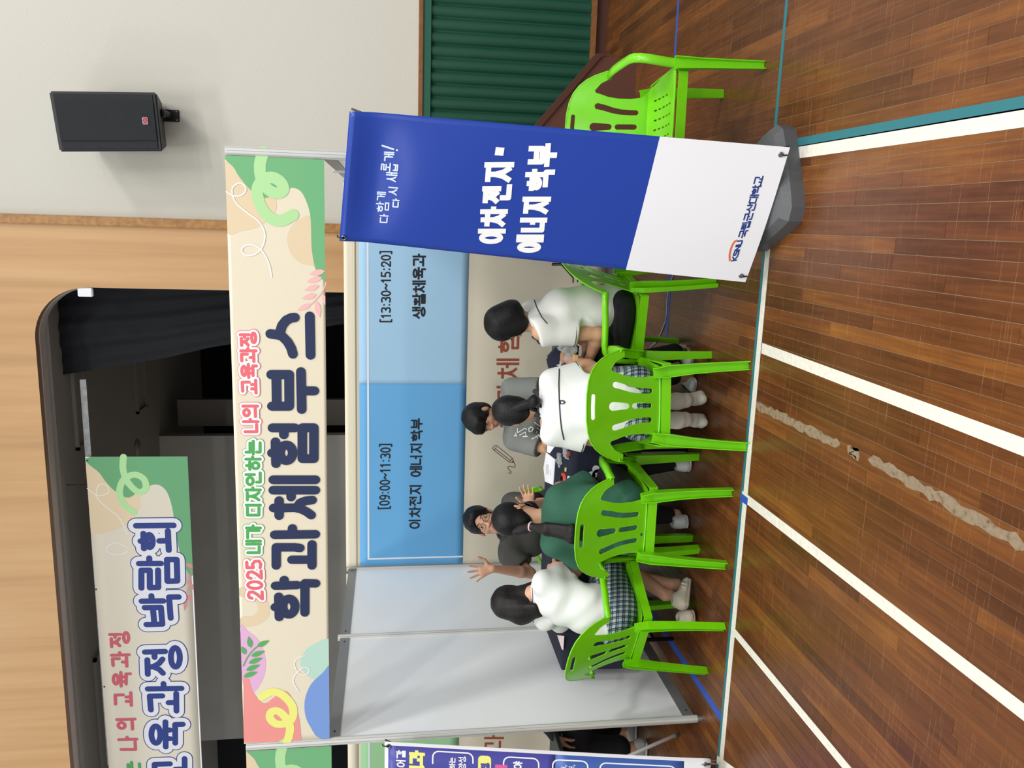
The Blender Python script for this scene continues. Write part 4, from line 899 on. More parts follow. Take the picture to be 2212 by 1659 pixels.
def make_chair():
    r = empty('plastic_armchair')
    # back: outline incl. shoulders that run into the arms
    half = [(.0,.832),(.06,.83),(.12,.82),(.165,.803),(.2,.777),(.228,.743),(.248,.705),(.262,.665),(.268,.648),(.268,.622),(.236,.622),(.226,.65),(.214,.672),(.19,.692),(.178,.70),(.166,.692),(.16,.67),(.146,.63),(.138,.58),(.136,.52),(.142,.47),(.158,.445),(.164,.40),(.160,.385),(.0,.385)]
    outer = [(x,z) for x,z in half]+[(-x,z) for x,z in half[::-1][1:-1]]
    holes = [slot_pts([(-.052,.797),(0,.799),(.052,.797)],.024,.024), slot_pts([(0,.692),(0,.618)],.046,.034), slot_pts([(0,.574),(0,.492)],.031,.031)]
    for s in (-1,1): holes.append(slot_pts([(s*.103,.678),(s*.094,.640),(s*.083,.605),(s*.075,.565),(s*.0715,.52),(s*.071,.487)],.034,.029))
    bk = sheet_holes('backrest', outer, holes, back_map, M['green'], r, .005, [i*.03 for i in range(-8,9)], [.45+i*.03 for i in range(13)])
    # rolled rims around outer top edge
    bm = bmesh.new(); rimp = [back_map(x,z) for x,z in ([(-a,b) for a,b in half[:10]][::-1]+half[1:10])]
    tube_bm(bm, rimp, .0042, 8)
    for h in holes: tube_bm(bm, [back_map(*p) for p in h]+[back_map(*h[0])], .0026, 6)
    for s in (-1,1): tube_bm(bm, [back_map(s*x,z) for x,z in half[10:23]], .0032, 6)
    bm_obj('rim', bm, M['green'], bk, True)
    # seat
    def seat_map(x, y): 
        rise = max(0,(-.13-y)/.05); return (x, y, .425-.022*cos(min(abs(x)/.23,1)*pi/2)*cos(min(max((y-.0)/.22,-1),1)*pi/2)+.012*rise**2-.25*max(0,y-.2)**1)
    so = [(-.165,-.185),(.165,-.185),(.19,-.14),(.222,.1),(.226,.19),(.21,.212),(-.21,.212),(-.226,.19),(-.222,.1),(-.19,-.14)]
    sh = []
    for i, x in enumerate((-.12,-.072,-.024,.024,.072,.12)):
        for y in (-.10,-.045,.012,.068,.12):
            if i in (0,5) and y > .1: continue
            sh.append([(x-.0042,y-.018),(x+.0042,y-.018),(x+.0042,y+.018),(x-.0042,y+.018)])
    seat = sheet_holes('seat', so, sh, seat_map, M['green'], r, .0045, [i*.03 for i in range(-7,8)], [i*.03 for i in range(-6,7)])
    bm = bmesh.new()   # skirt around the seat
    ap = []
    path = [(-.205,-.17,.42),(-.222,.1,.42),(-.228,.19,.418),(-.20,.222,.412),(.20,.222,.412),(.228,.19,.418),(.222,.1,.42),(.205,-.17,.42),(.15,-.186,.425),(-.15,-.186,.425),(-.205,-.17,.42)]
    for i in range(len(path)-1):
        a, b = Vector(path[i]), Vector(path[i+1]); t = (b-a).normalized(); nn = Vector((t.y,-t.x,0))*.0035
        v = [bm.verts.new(p) for p in (a-nn,a+nn,b+nn,b-nn,a-nn-Vector((0,0,.045)),a+nn-Vector((0,0,.045)),b+nn-Vector((0,0,.045)),b-nn-Vector((0,0,.045)))]
        for f in ((0,1,2,3),(7,6,5,4),(0,4,5,1),(1,5,6,2),(2,6,7,3),(3,7,4,0)): bm.faces.new([v[k] for k in f])
    bm_obj('skirt', bm, M['green'], seat)
    for s in (-1,1):
        # arm: band from the back shoulder forward, bending down to the front leg
        bm = bmesh.new()
        b0 = back_map(.252*s,.64)
        pts = [b0,(.262*s,-.13,.636),(.268*s,-.06,.628),(.27*s,.02,.622),(.27*s,.09,.618),(.268*s,.135,.608),(.264*s,.165,.582),(.258*s,.182,.545),(.25*s,.192,.49),(.243*s,.197,.43),(.24*s,.2,.39)]
        P_ = [Vector(p) for p in pts]; rings = []
        for i, p in enumerate(P_):
            t = (P_[min(i+1,len(P_)-1)]-P_[max(i-1,0)]).normalized(); out = Vector((s,0,0)); out = (out-t*t.dot(out)).normalized(); up = out.cross(t)*(1 if s > 0 else -1)
            if i < 6 and up.z < 0: up = -up
            if i >= 6 and up.y < 0: up = -up
            wd = .024; dp = .022 if i < 6 else .026
            rings.append([bm.verts.new(p+out*a+up*b) for a,b in ((-wd,-.002),(-wd*.8,.004),(0,.006),(wd*.8,.003),(wd,-dp),(wd-.005,-dp),(wd-.006,-.004),(-wd+.002,-.006))])
        n = 8
        for i in range(len(rings)-1):
            for k in range(n): bm.faces.new((rings[i][k],rings[i][(k+1)%n],rings[i+1][(k+1)%n],rings[i+1][k]))
        bm.faces.new(rings[0][::-1]); bm.faces.new(rings[-1])
        bm_obj('armrest', bm, M['green'], r, True)
        # legs: channel sections
        bm = bmesh.new(); rib(bm, [(.238*s,.203,.43),(.240*s,.212,.30),(.243*s,.222,.15),(.246*s,.232,0)], [Lprof(.062,.05,sgn=1),Lprof(.05,.042),Lprof(.044,.036),Lprof(.04,.034)], (1,0,0)); bm_obj('leg', bm, M['green'], r)
        bm = bmesh.new(); rib(bm, [(.158*s,-.186,.47),(.168*s,-.186,.40),(.182*s,-.2,.27),(.192*s,-.215,.14),(.2*s,-.232,0)][::-1], [Lprof(.044,.042),Lprof(.047,.042),Lprof(.052,.045),Lprof(.062,.05),Lprof(.05,.04)], (1,0,0)); bm_obj('leg', bm, M['green'], r)
    return r
ch0 = make_chair()
GR = 'bright green plastic armchairs of the booth'
def place(o, x, y, rz, label):
    o.location = (x,y,0); o.rotation_euler = (0,0,rz); o['label'] = label; o['category'] = 'chair'; o['group'] = GR; return o
rr = radians
chairs = [(.60,.10,rr(-26.3),'green plastic armchair under the student in the plaid skirt with long hair, leftmost'),
 (1.20,.08,rr(0),'green plastic armchair under the ponytailed person in green, seen from behind'),
 (1.838,-.017,rr(8.6),'green plastic armchair under the student with the hair bun, seen from behind'),
 (2.235,.495,rr(78.3),'green plastic armchair turned sideways under the bob-haired student'),
 (3.235,.13,rr(181.5),'empty green plastic armchair half hidden by the blue standing banner'),
 (.50,1.62,rr(176),'green plastic armchair behind the table under the man with glasses'),]
for i, (x, y, a, l) in enumerate(chairs): place(ch0 if i == 0 else copy_tree(ch0), x, y, a, l)

# ------------------------------------------------ tables and what lies on them
TZ = .72
def table(label, x0, x1, y0, y1, drop=.34):
    r = empty('folding_table', ((x0+x1)/2,(y0+y1)/2,0), 0, label, 'table')
    def P(o): o.parent = r; o.matrix_parent_inverse = Matrix.Translation(r.location).inverted(); return o
    P(box('tabletop', (x0,y0,TZ-.03), (x1,y1,TZ-.003), mat('table_top',(52,54,62),.5), bev=.004)); P(box('edge_strip', (x0-.004,y0-.004,TZ-.032), (x1+.004,y0,TZ-.006), M['alu']))
    for sx in (x0+.09, x1-.09):
        for sy in (y0+.08, y1-.08): P(tube('leg', [(sx,sy,.0),(sx,sy,TZ-.03)], .0125, M['blk'], None, 10))
        P(tube('brace', [(sx,y0+.08,.12),(sx,y1-.08,.12)], .009, M['blk'], None, 8))
    return r
table('folding table under the navy cloth in the left part of the booth', .13, 1.53, .42, 1.13)
table('folding table with a metal edge in front of the bob-haired student', 1.56, 1.98, .45, 1.13)
def cloth(name, label, x0, x1, y0, y1, drops, m, amp=.012):
    """draped sheet: flat top with folded skirts; drops = front, right, back, left"""
    fr, ri, ba, le = drops; nu = 90; bm = bmesh.new(); n1 = 10
    loop = []
    def edge(p, q, n): return [(p[0]+(q[0]-p[0])*i/n, p[1]+(q[1]-p[1])*i/n) for i in range(n)]
    loop += [(x,y,0,-1,fr) for x,y in edge((x0,y0),(x1,y0),40)]+[(x,y,1,0,ri) for x,y in edge((x1,y0),(x1,y1),26)]+[(x,y,0,1,ba) for x,y in edge((x1,y1),(x0,y1),40)]+[(x,y,-1,0,le) for x,y in edge((x0,y1),(x0,y0),26)]
    rings = []
    for k in range(n1+1):
        ring = []
        for i, (x,y,nx,ny,dr) in enumerate(loop):
            t = k/n1; wv = amp*(sin(i*.9)+.6*sin(i*.37+2))*t+.012*t; z = TZ-(dr*t)
            if k == 0: wv = 0
            ring.append(bm.verts.new((x+nx*(wv+.006), y+ny*(wv+.006), z+ (.0 if k else .001))))
        rings.append(ring)
    bm.faces.new(rings[0]); N = len(loop)
    for k in range(n1):
        for i in range(N): bm.faces.new((rings[k][i],rings[k+1][i],rings[k+1][(i+1)%N],rings[k][(i+1)%N]))
    return tag(bm_obj(name, bm, m, None, True), label, 'tablecloth')
cloth('tablecloth', 'dark navy cloth draped over the long table', .105, 1.545, .405, 1.15, (.40,.35,.40,.42), M['cloth'])
def flat(name, pts, z, m, label=None, cat=None, th=.0015, curl=0):
    V = [(x,y,z+th+(curl if i in (0,) else 0)) for i,(x,y) in enumerate(pts)]+[(x,y,z) for x,y in pts]; n = len(pts)
    o = mesh_obj(name, V, [list(range(n)), list(range(2*n-1,n-1,-1))]+[[i,n+i,n+(i+1)%n,(i+1)%n] for i in range(n)], m)
    return tag(o, label, cat) if label else o
tz = TZ+.003
tp = lambda x, y: tuple(atZ(x,y,tz)[:2])
s1 = [(178+1160-1160,)]
pg = [(1180,979),(1200,988),(1192,1046),(1178,1045)]
tc_ = lambda x, y: tp(1160+x/4.608, 720+y/4.608)
sh1 = flat('paper_sheet', [tc_(95,1185),tc_(185,1255),tc_(165,1510),tc_(85,1475),tc_(70,1340)], tz, M['paper'], 'large white printed sheet lying at the back of the navy table', 'paper', .004)
def inkline(o, a, b_, w_=.004): 
    p, q = np.array(a), np.array(b_); d = q-p; n = np.array([-d[1],d[0]])/np.linalg.norm(d)*w_/2
    x = flat('printed_line', [tuple(p-n),tuple(q-n),tuple(q+n),tuple(p+n)], tz+.0042, mat('print_grey',(110,112,118),.6), th=.0004); x.parent = o
for k in range(5): inkline(sh1, tc_(98+k*6,1305), tc_(98+k*6,1405))
inkline(sh1, tc_(138,1355), tc_(138,1420), .008)
sh2 = flat('paper_sheet', [tc_(105,1095),tc_(180,1125),tc_(130,1195),tc_(100,1180)], tz, M['paper'], 'small white sheet by the grey sleeve, behind the large one', 'paper', .003)
flat('paper_sheet', [tp(1204,1372),tp(1219,1374),tp(1217,1404),tp(1214,1402)], tz, M['paperp'], 'pale pink sheet on the left end of the navy table', 'paper', .002)
def crumple(name, c, sx, sy, sz, m, label, cat, seed=0, sub=3):
    bm = bmesh.new(); bmesh.ops.create_icosphere(bm, subdivisions=sub, radius=1)
    rg = random.Random(seed)
    for v in bm.verts:
        f = .75+.35*sin(v.co.x*7+seed)+.25*sin(v.co.y*9+v.co.z*5+seed*2)*rg.uniform(.6,1.2); v.co = Vector((v.co.x*sx*(.7+.3*f), v.co.y*sy*(.7+.3*f), max(v.co.z,-.3)*sz*f))
        v.co += Vector((c[0],c[1],c[2]+sz*.35))
    return tag(bm_obj(name, bm, m, None, False), label, cat)
crumple('plastic_bag', (*tc_(235,1260),tz), .05,.05,.02, M['film'], 'clear crumpled plastic bag lying flat on the navy cloth', 'bag', 3)
crumple('plastic_bag', (*tc_(300,1190),tz), .04,.07,.018, M['film'], 'clear plastic pouch of parts beside the white sleeve', 'bag', 5)
flat('craft_part', [tc_(310,1165),tc_(350,1180),tc_(345,1220),tc_(318,1240),tc_(305,1200)], tz+.002, mat('part_brick',(120,60,50),.5), 'small dark red part inside the clear pouch', 'part', .012)
bm = bmesh.new(); c_ = tc_(275,1450)
for a_, b_, rr_ in ((0,0,.034),(.018,.022,.014),(-.02,-.02,.014)): bmesh.ops.create_cone(bm, cap_ends=True, segments=24, radius1=rr_, radius2=rr_*.9, depth=.014, matrix=Matrix.Translation((c_[0]+a_,c_[1]+b_,tz+.007)))
ob = tag(bm_obj('craft_disc', bm, M['red2']), 'round bright orange craft kit piece on the navy cloth', 'craft kit')
bm = bmesh.new(); bmesh.ops.create_cone(bm, cap_ends=True, segments=16, radius1=.014, radius2=.012, depth=.02, matrix=Matrix.Translation((c_[0]+.004,c_[1]-.004,tz+.024))); bmesh.ops.create_cone(bm, cap_ends=True, segments=12, radius1=.008, radius2=.006, depth=.012, matrix=Matrix.Translation((c_[0]-.018,c_[1]-.012,tz+.02))); bm_obj('motor', bm, M['blk'], ob)
flat('white_connector', [tc_(318,1420),tc_(330,1422),tc_(328,1455),tc_(314,1452)], tz, M['white'], 'tiny white connector beside the orange craft piece', 'connector', .008)
bm = bmesh.new(); bmesh.ops.create_cone(bm, cap_ends=True, segments=14, radius1=.007, radius2=.007, depth=.022, matrix=Matrix.Translation((*tc_(302,1355),tz+.009))@Matrix.Rotation(pi/2,4,'Y')); tag(bm_obj('glue_cap', bm, mat('cap_yellow',(226,212,140),.4)), 'tiny pale yellow cap on the navy cloth', 'cap')
# scalloped white paper hanging from the front edge
cc = atY(1160+605/4.608, 720+1410/4.608, .385)
bm = bmesh.new()
for dx, dz, rr_ in ((0,0,.035),(.035,.012,.022),(-.035,.012,.022),(.02,-.035,.022),(-.02,-.035,.022),(0,.035,.022)): bmesh.ops.create_cone(bm, cap_ends=True, segments=18, radius1=rr_, radius2=rr_, depth=.004, matrix=Matrix.Translation((cc[0]+dx,cc[1],cc[2]+dz))@Matrix.Rotation(pi/2,4,'X'))
tag(bm_obj('paper_flower', bm, M['paper']), 'white scalloped paper piece hanging at the front of the navy cloth', 'paper')
# navy cap / bag with white star behind the white polo
c_ = atY(1213,783,.86)
bm = bmesh.new(); V = [(-.10,-.03,-.09),(-.13,-.02,.0),(-.06,0,.075),(.02,.01,.095),(.10,.02,.03),(.14,.0,-.03),(.12,-.02,-.10)]
lo = [bm.verts.new((c_[0]+x,c_[1]+y-.02,c_[2]+z)) for x,y,z in V]; hi = [bm.verts.new((c_[0]+x*.8,c_[1]+.1,c_[2]+z*.85)) for x,y,z in V]
bm.faces.new(lo); bm.faces.new(hi[::-1])
for i in range(7): bm.faces.new((lo[i],hi[i],hi[(i+1)%7],lo[(i+1)%7]))
bmesh.ops.bevel(bm, geom=bm.edges[:], offset=.012, segments=2, affect='EDGES')
bag = tag(bm_obj('pouch_bag', bm, M['cloth'], None, True), 'dark navy pouch with a white star standing on the table behind the bun', 'bag')
bm = bmesh.new(); s0 = atY(1212,789,.825); sp = [bm.verts.new((s0[0]+(.03 if i%2==0 else .012)*cos(pi/2+i*pi/5), s0[1]-.002, s0[2]+(.03 if i%2==0 else .012)*sin(pi/2+i*pi/5))) for i in range(10)]; bm.faces.new(sp)
e_ = bmesh.ops.extrude_face_region(bm, geom=bm.faces[:]); bmesh.ops.translate(bm, verts=[v for v in e_['geom'] if isinstance(v,bmesh.types.BMVert)], vec=(0,.004,0)); bm_obj('star_patch', bm, M['white'], bag)
c_ = atZ(1250,752,tz)
crumple('plastic_bag', (c_[0],c_[1]+.08,tz), .09,.06,.07, M['film'], 'clear plastic bag standing on the right table by the student hands', 'bag', 9)
flat('craft_part', [(c_[0]-.1,c_[1]),(c_[0]-.04,c_[1]),(c_[0]-.04,c_[1]+.06),(c_[0]-.1,c_[1]+.06)], tz, mat('part_tan',(220,180,120),.6), 'tan craft piece on the right table by the clear bag', 'part', .02)
# dark bag at the left wall, behind the first chair
def bagshape(name, pts, y0, y1, m, label, cat):
    bm = bmesh.new(); A_ = [bm.verts.new(p) for p in pts]; n = len(pts); B_ = [bm.verts.new((p[0],p[1]+(y1-y0),p[2])) for p in pts]
    bm.faces.new(A_); bm.faces.new(B_[::-1])
    for i in range(n): bm.faces.new((A_[i],B_[i],B_[(i+1)%n],A_[(i+1)%n]))
    bmesh.ops.bevel(bm, geom=bm.edges[:], offset=.015, segments=3, affect='EDGES')
    return tag(bm_obj(name, bm, m, None, True), label, cat)
# cable, floor box
pth = [atZ(x,y,.004) for x,y in ((1470,560),(1455,590),(1442,640),(1438,690),(1420,735),(1405,752),(1400,790),(1402,830))]
bm = bmesh.new(); tube_bm(bm, smooth([tuple(p) for p in pth],6,False), .0035, 8); tag(bm_obj('floor_cable', bm, M['cable'], None, True), 'white cable snaking over the floor under the right chair', 'cable')
q = atZ(1395,585,0)
bxo = tag(box('storage_box', (2.62,1.45,0), (2.92,1.75,.30), M['lbox'], bev=.01), 'pale blue box on the floor inside the booth, behind the turned chair', 'box')
box('box_lid', (2.61,1.44,.26), (2.93,1.76,.31), M['paper'], bxo, bev=.006)
# neighbouring booth: leaning table leg tube and table
t2 = empty('folding_table', (-.75,.9,0), 0, 'folding table of the neighbouring booth, only a slanted grey leg showing', 'table')
def P(o): o.parent = t2; o.matrix_parent_inverse = Matrix.Translation(t2.location).inverted(); return o
a_ = atZ(1464,1586,.01); b_ = atY(1360,1632,a_[1]+.02)
P(tube('leg', [a_, b_, b_+(b_-a_)*1.2], .011, M['alu'], None, 10)); P(tube('leg_cap', [a_+(a_-b_)*.0, a_+(b_-a_)*.08], .014, M['base'], None, 10))
e = b_+(b_-a_)*1.2
P(box('tabletop', (e[0]-1.4,e[1]-.02,e[2]), (e[0]+.03,e[1]+.55,e[2]+.025), mat('table_top2',(60,60,64),.5)))
P(tube('leg', [a_+np.array([-1.2,0,0]), e+np.array([-1.35,0,0])], .011, M['alu'], None, 10)); P(tube('leg', [a_+np.array([-.1,.5,0]), e+np.array([-.05,.5,0])], .011, M['alu'], None, 10)); P(tube('leg', [a_+np.array([-1.2,.5,0]), e+np.array([-1.35,.5,0])], .011, M['alu'], None, 10))
# ------------------------------------------------ soft bodies: distance fields turned into one continuous mesh
V3 = lambda *a: np.array(a, float)
def nrm(v): v = np.array(v,float); return v/max(np.linalg.norm(v),1e-9)
class Field:
    def __init__(s, h=.006): s.h = h; s.ops = []; s.pre = []
    def add(s, kind, *a, k=.02): s.ops.append(('+',kind,a,k)); return s
    def sub(s, kind, *a, k=.008): (s.pre if kind == 'plin' else s.ops).append(('-',kind,a,k)); return s
    @staticmethod
    def bounds(kind, a):
        if kind == 'rc': p,q,r1,r2 = a; r = max(r1,r2); return np.minimum(p,q)-r, np.maximum(p,q)+r
        if kind == 'el': c,R,rad = a; r = np.sqrt(((R*np.array(rad))**2).sum(1)); return np.array(c)-r, np.array(c)+r
        if kind == 'ec': p,q,sd,a1,b1,a2,b2 = a; r = max(a1,b1,a2,b2); return np.minimum(p,q)-r, np.maximum(p,q)+r
        return None
    @staticmethod
    def sdf(kind, a, X):
        if kind == 'rc':
            p,q,r1,r2 = a; p = np.array(p); d = np.array(q)-p; L = d@d+1e-12
            t = np.clip(((X-p)@d)/L,0,1); return np.sqrt(((X-p-t[...,None]*d)**2).sum(-1))-(r1+(r2-r1)*t)
        if kind == 'el':
            c,R,rad = a; Y = (X-np.array(c))@R; rad = np.array(rad)
            k0 = np.sqrt(((Y/rad)**2).sum(-1)); k1 = np.sqrt(((Y/rad**2)**2).sum(-1))+1e-9; return k0*(k0-1)/k1
        if kind == 'ec':     # elliptical cone, a = half width along sd, b = half depth
            p,q,sd,a1,b1,a2,b2 = a; p = np.array(p); d = np.array(q)-p; L = np.linalg.norm(d); d = d/L
            sd = nrm(np.array(sd)-d*(np.array(sd)@d)); dp = np.cross(d,sd); Y = X-p; z = Y@d; t = np.clip(z/L,0,1)
            A = a1+(a2-a1)*t; B = b1+(b2-b1)*t; x = Y@sd; y = Y@dp; dz = z-t*L
            k = np.sqrt((x/A)**2+(y/B)**2+(dz/np.minimum(A,B))**2); return (k-1)*np.minimum(A,B)
        if kind == 'pl': c,n = a; return -((X-np.array(c))@nrm(n))
        if kind == 'plin':  # half space n, limited to within r of c
            c,n,r = a; return np.maximum(-((X-np.array(c))@nrm(n)), np.sqrt(((X-np.array(c))**2).sum(-1))-r)
    def mesh(s, name, m, parent, wr=0, wf=(40,40,40), wp=0, smooth=True):
        h = s.h; lo = np.array([1e9]*3); hi = -lo; s.ops = s.pre+s.ops; s.pre = []
        for op,kind,a,k in s.ops:
            if op == '+': b = s.bounds(kind,a); lo = np.minimum(lo,b[0]); hi = np.maximum(hi,b[1])
        lo -= .03; hi += .03; n = np.ceil((hi-lo)/h).astype(int)+1
        F = np.full(n, .5, np.float32); ax = [lo[i]+h*np.arange(n[i]) for i in range(3)]
        for op,kind,a,k in s.ops:
            b = s.bounds(kind,a)
            if b is None: i0 = np.zeros(3,int); i1 = n
            else: i0 = np.clip(((b[0]-k-3*h-lo)/h).astype(int),0,n); i1 = np.clip(np.ceil((b[1]+k+3*h-lo)/h).astype(int)+1,0,n)
            if (i1 <= i0).any(): continue
            sl = tuple(slice(i0[j],i1[j]) for j in range(3))
            X = np.stack(np.meshgrid(*[ax[j][sl[j]] for j in range(3)], indexing='ij'),-1)
            d = s.sdf(kind,a,X); f = F[sl]
            if op == '+': hh = np.clip(.5+.5*(f-d)/k,0,1); F[sl] = f*(1-hh)+d*hh-k*hh*(1-hh)
            else: d = -d; hh = np.clip(.5+.5*(d-f)/k,0,1); F[sl] = f*(1-hh)+d*hh+k*hh*(1-hh)
        if wr:
            X,Y,Z = np.meshgrid(*ax, indexing='ij')
            F += wr*(np.sin(wf[0]*X+wf[1]*Y*.6+wf[2]*Z*.5+wp+1.6*np.sin(9*Z+7*X+wp))*.6+np.sin(wf[0]*.55*X-wf[1]*.5*Y+wf[2]*.8*Z+2*wp+1.2*np.sin(11*Y+5*Z))*.5)
        F[0]=F[-1]=.5; F[:,0]=.5; F[:,-1]=.5; F[:,:,0]=.5; F[:,:,-1]=.5
        S = F < 0; c = [S[i:S.shape[0]-1+i, j:S.shape[1]-1+j, k:S.shape[2]-1+k] for i in (0,1) for j in (0,1) for k in (0,1)]
        allc = c[0].copy(); anyc = c[0].copy()
        for q in c[1:]: allc &= q; anyc |= q
        idx = np.argwhere(anyc & ~allc)
        if len(idx) == 0: return None
        off = np.array([(i,j,k) for i in (0,1) for j in (0,1) for k in (0,1)])
        val = np.stack([F[tuple((idx+o).T)] for o in off],1)
        P = np.zeros((len(idx),3)); cnt = np.zeros(len(idx))
        for e0 in range(8):
            for e1 in range(e0+1,8):
                if abs(off[e0]-off[e1]).sum() != 1: continue
                a, b = val[:,e0], val[:,e1]; ms = (a<0) != (b<0); t = np.where(ms, a/np.where(ms,a-b,1), 0)
                P += ms[:,None]*(off[e0]+t[:,None]*(off[e1]-off[e0])); cnt += ms
        P = lo+h*(idx+P/cnt[:,None])
        vid = -np.ones(anyc.shape, np.int64); vid[tuple(idx.T)] = np.arange(len(idx)); faces = []
        for axn in range(3):
            sh = [slice(None)]*3; s0 = list(sh); s1 = list(sh); s0[axn] = slice(0,-1); s1[axn] = slice(1,None)
            A, B = S[tuple(s0)], S[tuple(s1)]; ed = np.argwhere(A != B); o1, o2 = [(1,2),(2,0),(0,1)][axn]
            ok = (ed[:,o1] > 0)&(ed[:,o2] > 0)&(ed[:,o1] < S.shape[o1]-1)&(ed[:,o2] < S.shape[o2]-1); ed = ed[ok]
            u = np.zeros(3,int); u[o1] = 1; v = np.zeros(3,int); v[o2] = 1
            q = np.stack([vid[tuple((ed-u-v).T)],vid[tuple((ed-v).T)],vid[tuple(ed.T)],vid[tuple((ed-u).T)]],1)
            fl_ = ~A[tuple(ed.T)]; q[fl_] = q[fl_][:,::-1]; faces.append(q)
        faces = np.concatenate(faces)
        # one relaxing pass
        for _ in range(2):
            acc = np.zeros_like(P); cn = np.zeros(len(P))
            for i in range(4):
                for j in ((i+1)%4,(i-1)%4): np.add.at(acc, faces[:,i], P[faces[:,j]]); np.add.at(cn, faces[:,i], 1)
            P = P*.5+acc/cn[:,None]*.5
        me = bpy.data.meshes.new(name); me.vertices.add(len(P)); me.vertices.foreach_set('co', P.astype(np.float32).ravel())
        me.loops.add(len(faces)*4); me.loops.foreach_set('vertex_index', faces.ravel().astype(np.int32))
        me.polygons.add(len(faces)); me.polygons.foreach_set('loop_start', np.arange(0,len(faces)*4,4,dtype=np.int32)); me.polygons.foreach_set('loop_total', np.full(len(faces),4,np.int32))
        me.update(calc_edges=True); me.polygons.foreach_set('use_smooth', [True]*len(faces)); me.materials.append(m)
        o = bpy.data.objects.new(name, me); link(o)
        if parent is not None: o.parent = parent; o.matrix_parent_inverse = Matrix.Translation(parent.location).inverted()
        return o

class Frame:
    def __init__(s, c, f, u, sc_=1.):
        s.c = np.array(c,float); s.f = nrm(f); s.r = nrm(np.cross(s.f, nrm(u))); s.u = np.cross(s.r, s.f); s.s = sc_
        s.R = np.stack([s.r,s.f,s.u],1)
    def __call__(s, x, y, z): return s.c+s.s*(s.r*x+s.f*y+s.u*z)
def head(F, H, nose=1.):
    S = H.s
    F.add('el',H(0,-.012,.028),H.R,(.074*S,.092*S,.086*S),k=.01)
    F.add('el',H(0,.022,-.035),H.R,(.060*S,.068*S,.078*S),k=.03)
    F.add('el',H(0,.046,-.088),H.R,(.034*S,.034*S,.028*S),k=.03)
    for s in (-1,1):
        F.add('el',H(s*.036,.056,-.028),H.R,(.026*S,.026*S,.028*S),k=.015)
        F.add('el',H(s*.076,-.006,-.012),H.R,(.010*S,.018*S,.032*S),k=.008)
        F.sub('el',H(s*.032,.094,.004),H.R,(.020*S,.013*S,.012*S),k=.012)
        F.add('el',H(s*.0325,.074,.003),H.R,(.017*S,.013*S,.011*S),k=.006)
    F.add('rc',H(0,.084,.004),H(0,.103,-.03),.0075*S,.0105*S,k=.012)
    for s in (-1,1): F.add('el',H(s*.012,.092,-.033),H.R,(.009*S,.010*S,.008*S),k=.006)
    F.add('el',H(0,.080,-.060),H.R,(.024*S,.012*S,.013*S),k=.012)
def face_parts(root, H, hairm, eye_open=1., look=(0,0), mouth=0.):
    S = H.s
    for s in (-1,1):
        E = Field(.0022); E.add('el',H(s*.0325,.0815,.003),H.R,(.0145*S,.0068*S,.0052*S*eye_open),k=.002); e = E.mesh('eye', M['eyew'], root)
        E = Field(.0018); E.add('el',H(s*.0325+look[0]*.006,.0868,.003+look[1]*.002),H.R,(.0056*S,.0028*S,.0048*S*eye_open),k=.002); i = E.mesh('iris', M['iris'], root)
        E = Field(.0018); E.add('rc',H(s*.017,.0865,.0075*eye_open+.001),H(s*.033,.0885,.0095*eye_open+.001),.0016*S,.0018*S,k=.003); E.add('rc',H(s*.033,.0885,.0095*eye_open+.001),H(s*.048,.081,.006),.0018*S,.0014*S,k=.003); E.mesh('eyelid', hairm, root)
        E = Field(.003); E.add('rc',H(s*.015,.092,.026),H(s*.034,.0915,.032),.0034*S,.0036*S,k=.003); E.add('rc',H(s*.034,.0915,.032),H(s*.053,.079,.025),.0036*S,.0024*S,k=.003); E.mesh('eyebrow', hairm, root)
    E = Field(.0022); E.add('el',H(0,.0915,-.0565),H.R,(.021*S,.0055*S,.0045*S),k=.003)
    E.add('el',H(0,.0905,-.066-mouth*.006),H.R,(.017*S,.0055*S,.0050*S),k=.003); E.mesh('lips', M['lip'], root)
    if mouth:
        E = Field(.0022); E.add('el',H(0,.0945,-.061-mouth*.003),H.R,(.013*S,.004*S,.0035*S*mouth),k=.002); E.mesh('mouth_opening', M['iris'], root)
def hand(F, w, d, n, side, curl=(.5,.5,.5,.5), spread=.12, size=1., thumb=.6, tc=.3):
    """w wrist, d towards the fingers, n the way the palm faces, side=+1: thumb lies on cross(d,n) side"""
    d = nrm(d); n = nrm(np.array(n,float)-d*(np.array(n)@d)); t = np.cross(d,n)*side; s = size
    kn = w+d*.082*s
    F.add('ec', w+d*.012*s, w+d*.075*s, t, .027*s,.017*s,.039*s,.0145*s, k=.012)
    for i, (o, L, r) in enumerate(((.030,.070,.0088),(.0105,.078,.0090),(-.009,.073,.0086),(-.028,.056,.0076))):
        b = w+d*(.078-(.004 if i in (0,) else .010 if i == 3 else 0))*s+t*o*s; a = (o/.03)*spread; dd = nrm(d+t*a); c = curl[i]; ang = c*.45; p = b
        seg = (.46,.30,.24); rr_ = r*s
        for j, f in enumerate(seg):
            q = p+(dd*cos(ang)+n*sin(ang))*L*f*s*1.05; F.add('rc',p,q,rr_,rr_*.92,k=.0025 if j else .006); p = q; rr_ *= .92; ang += c*.65
    b = w+d*.022*s+t*.026*s; d1 = nrm(t*thumb+d*(1-thumb)+n*.25); q = b+d1*.042*s; F.add('rc',b,q,.0135*s,.0108*s,k=.012)
    d2 = nrm(d1*.6+d*.55+n*tc); q2 = q+d2*.032*s; F.add('rc',q,q2,.0105*s,.0095*s,k=.003); q3 = q2+nrm(d2+n*tc)*.022*s; F.add('rc',q2,q3,.0095*s,.0078*s,k=.003)
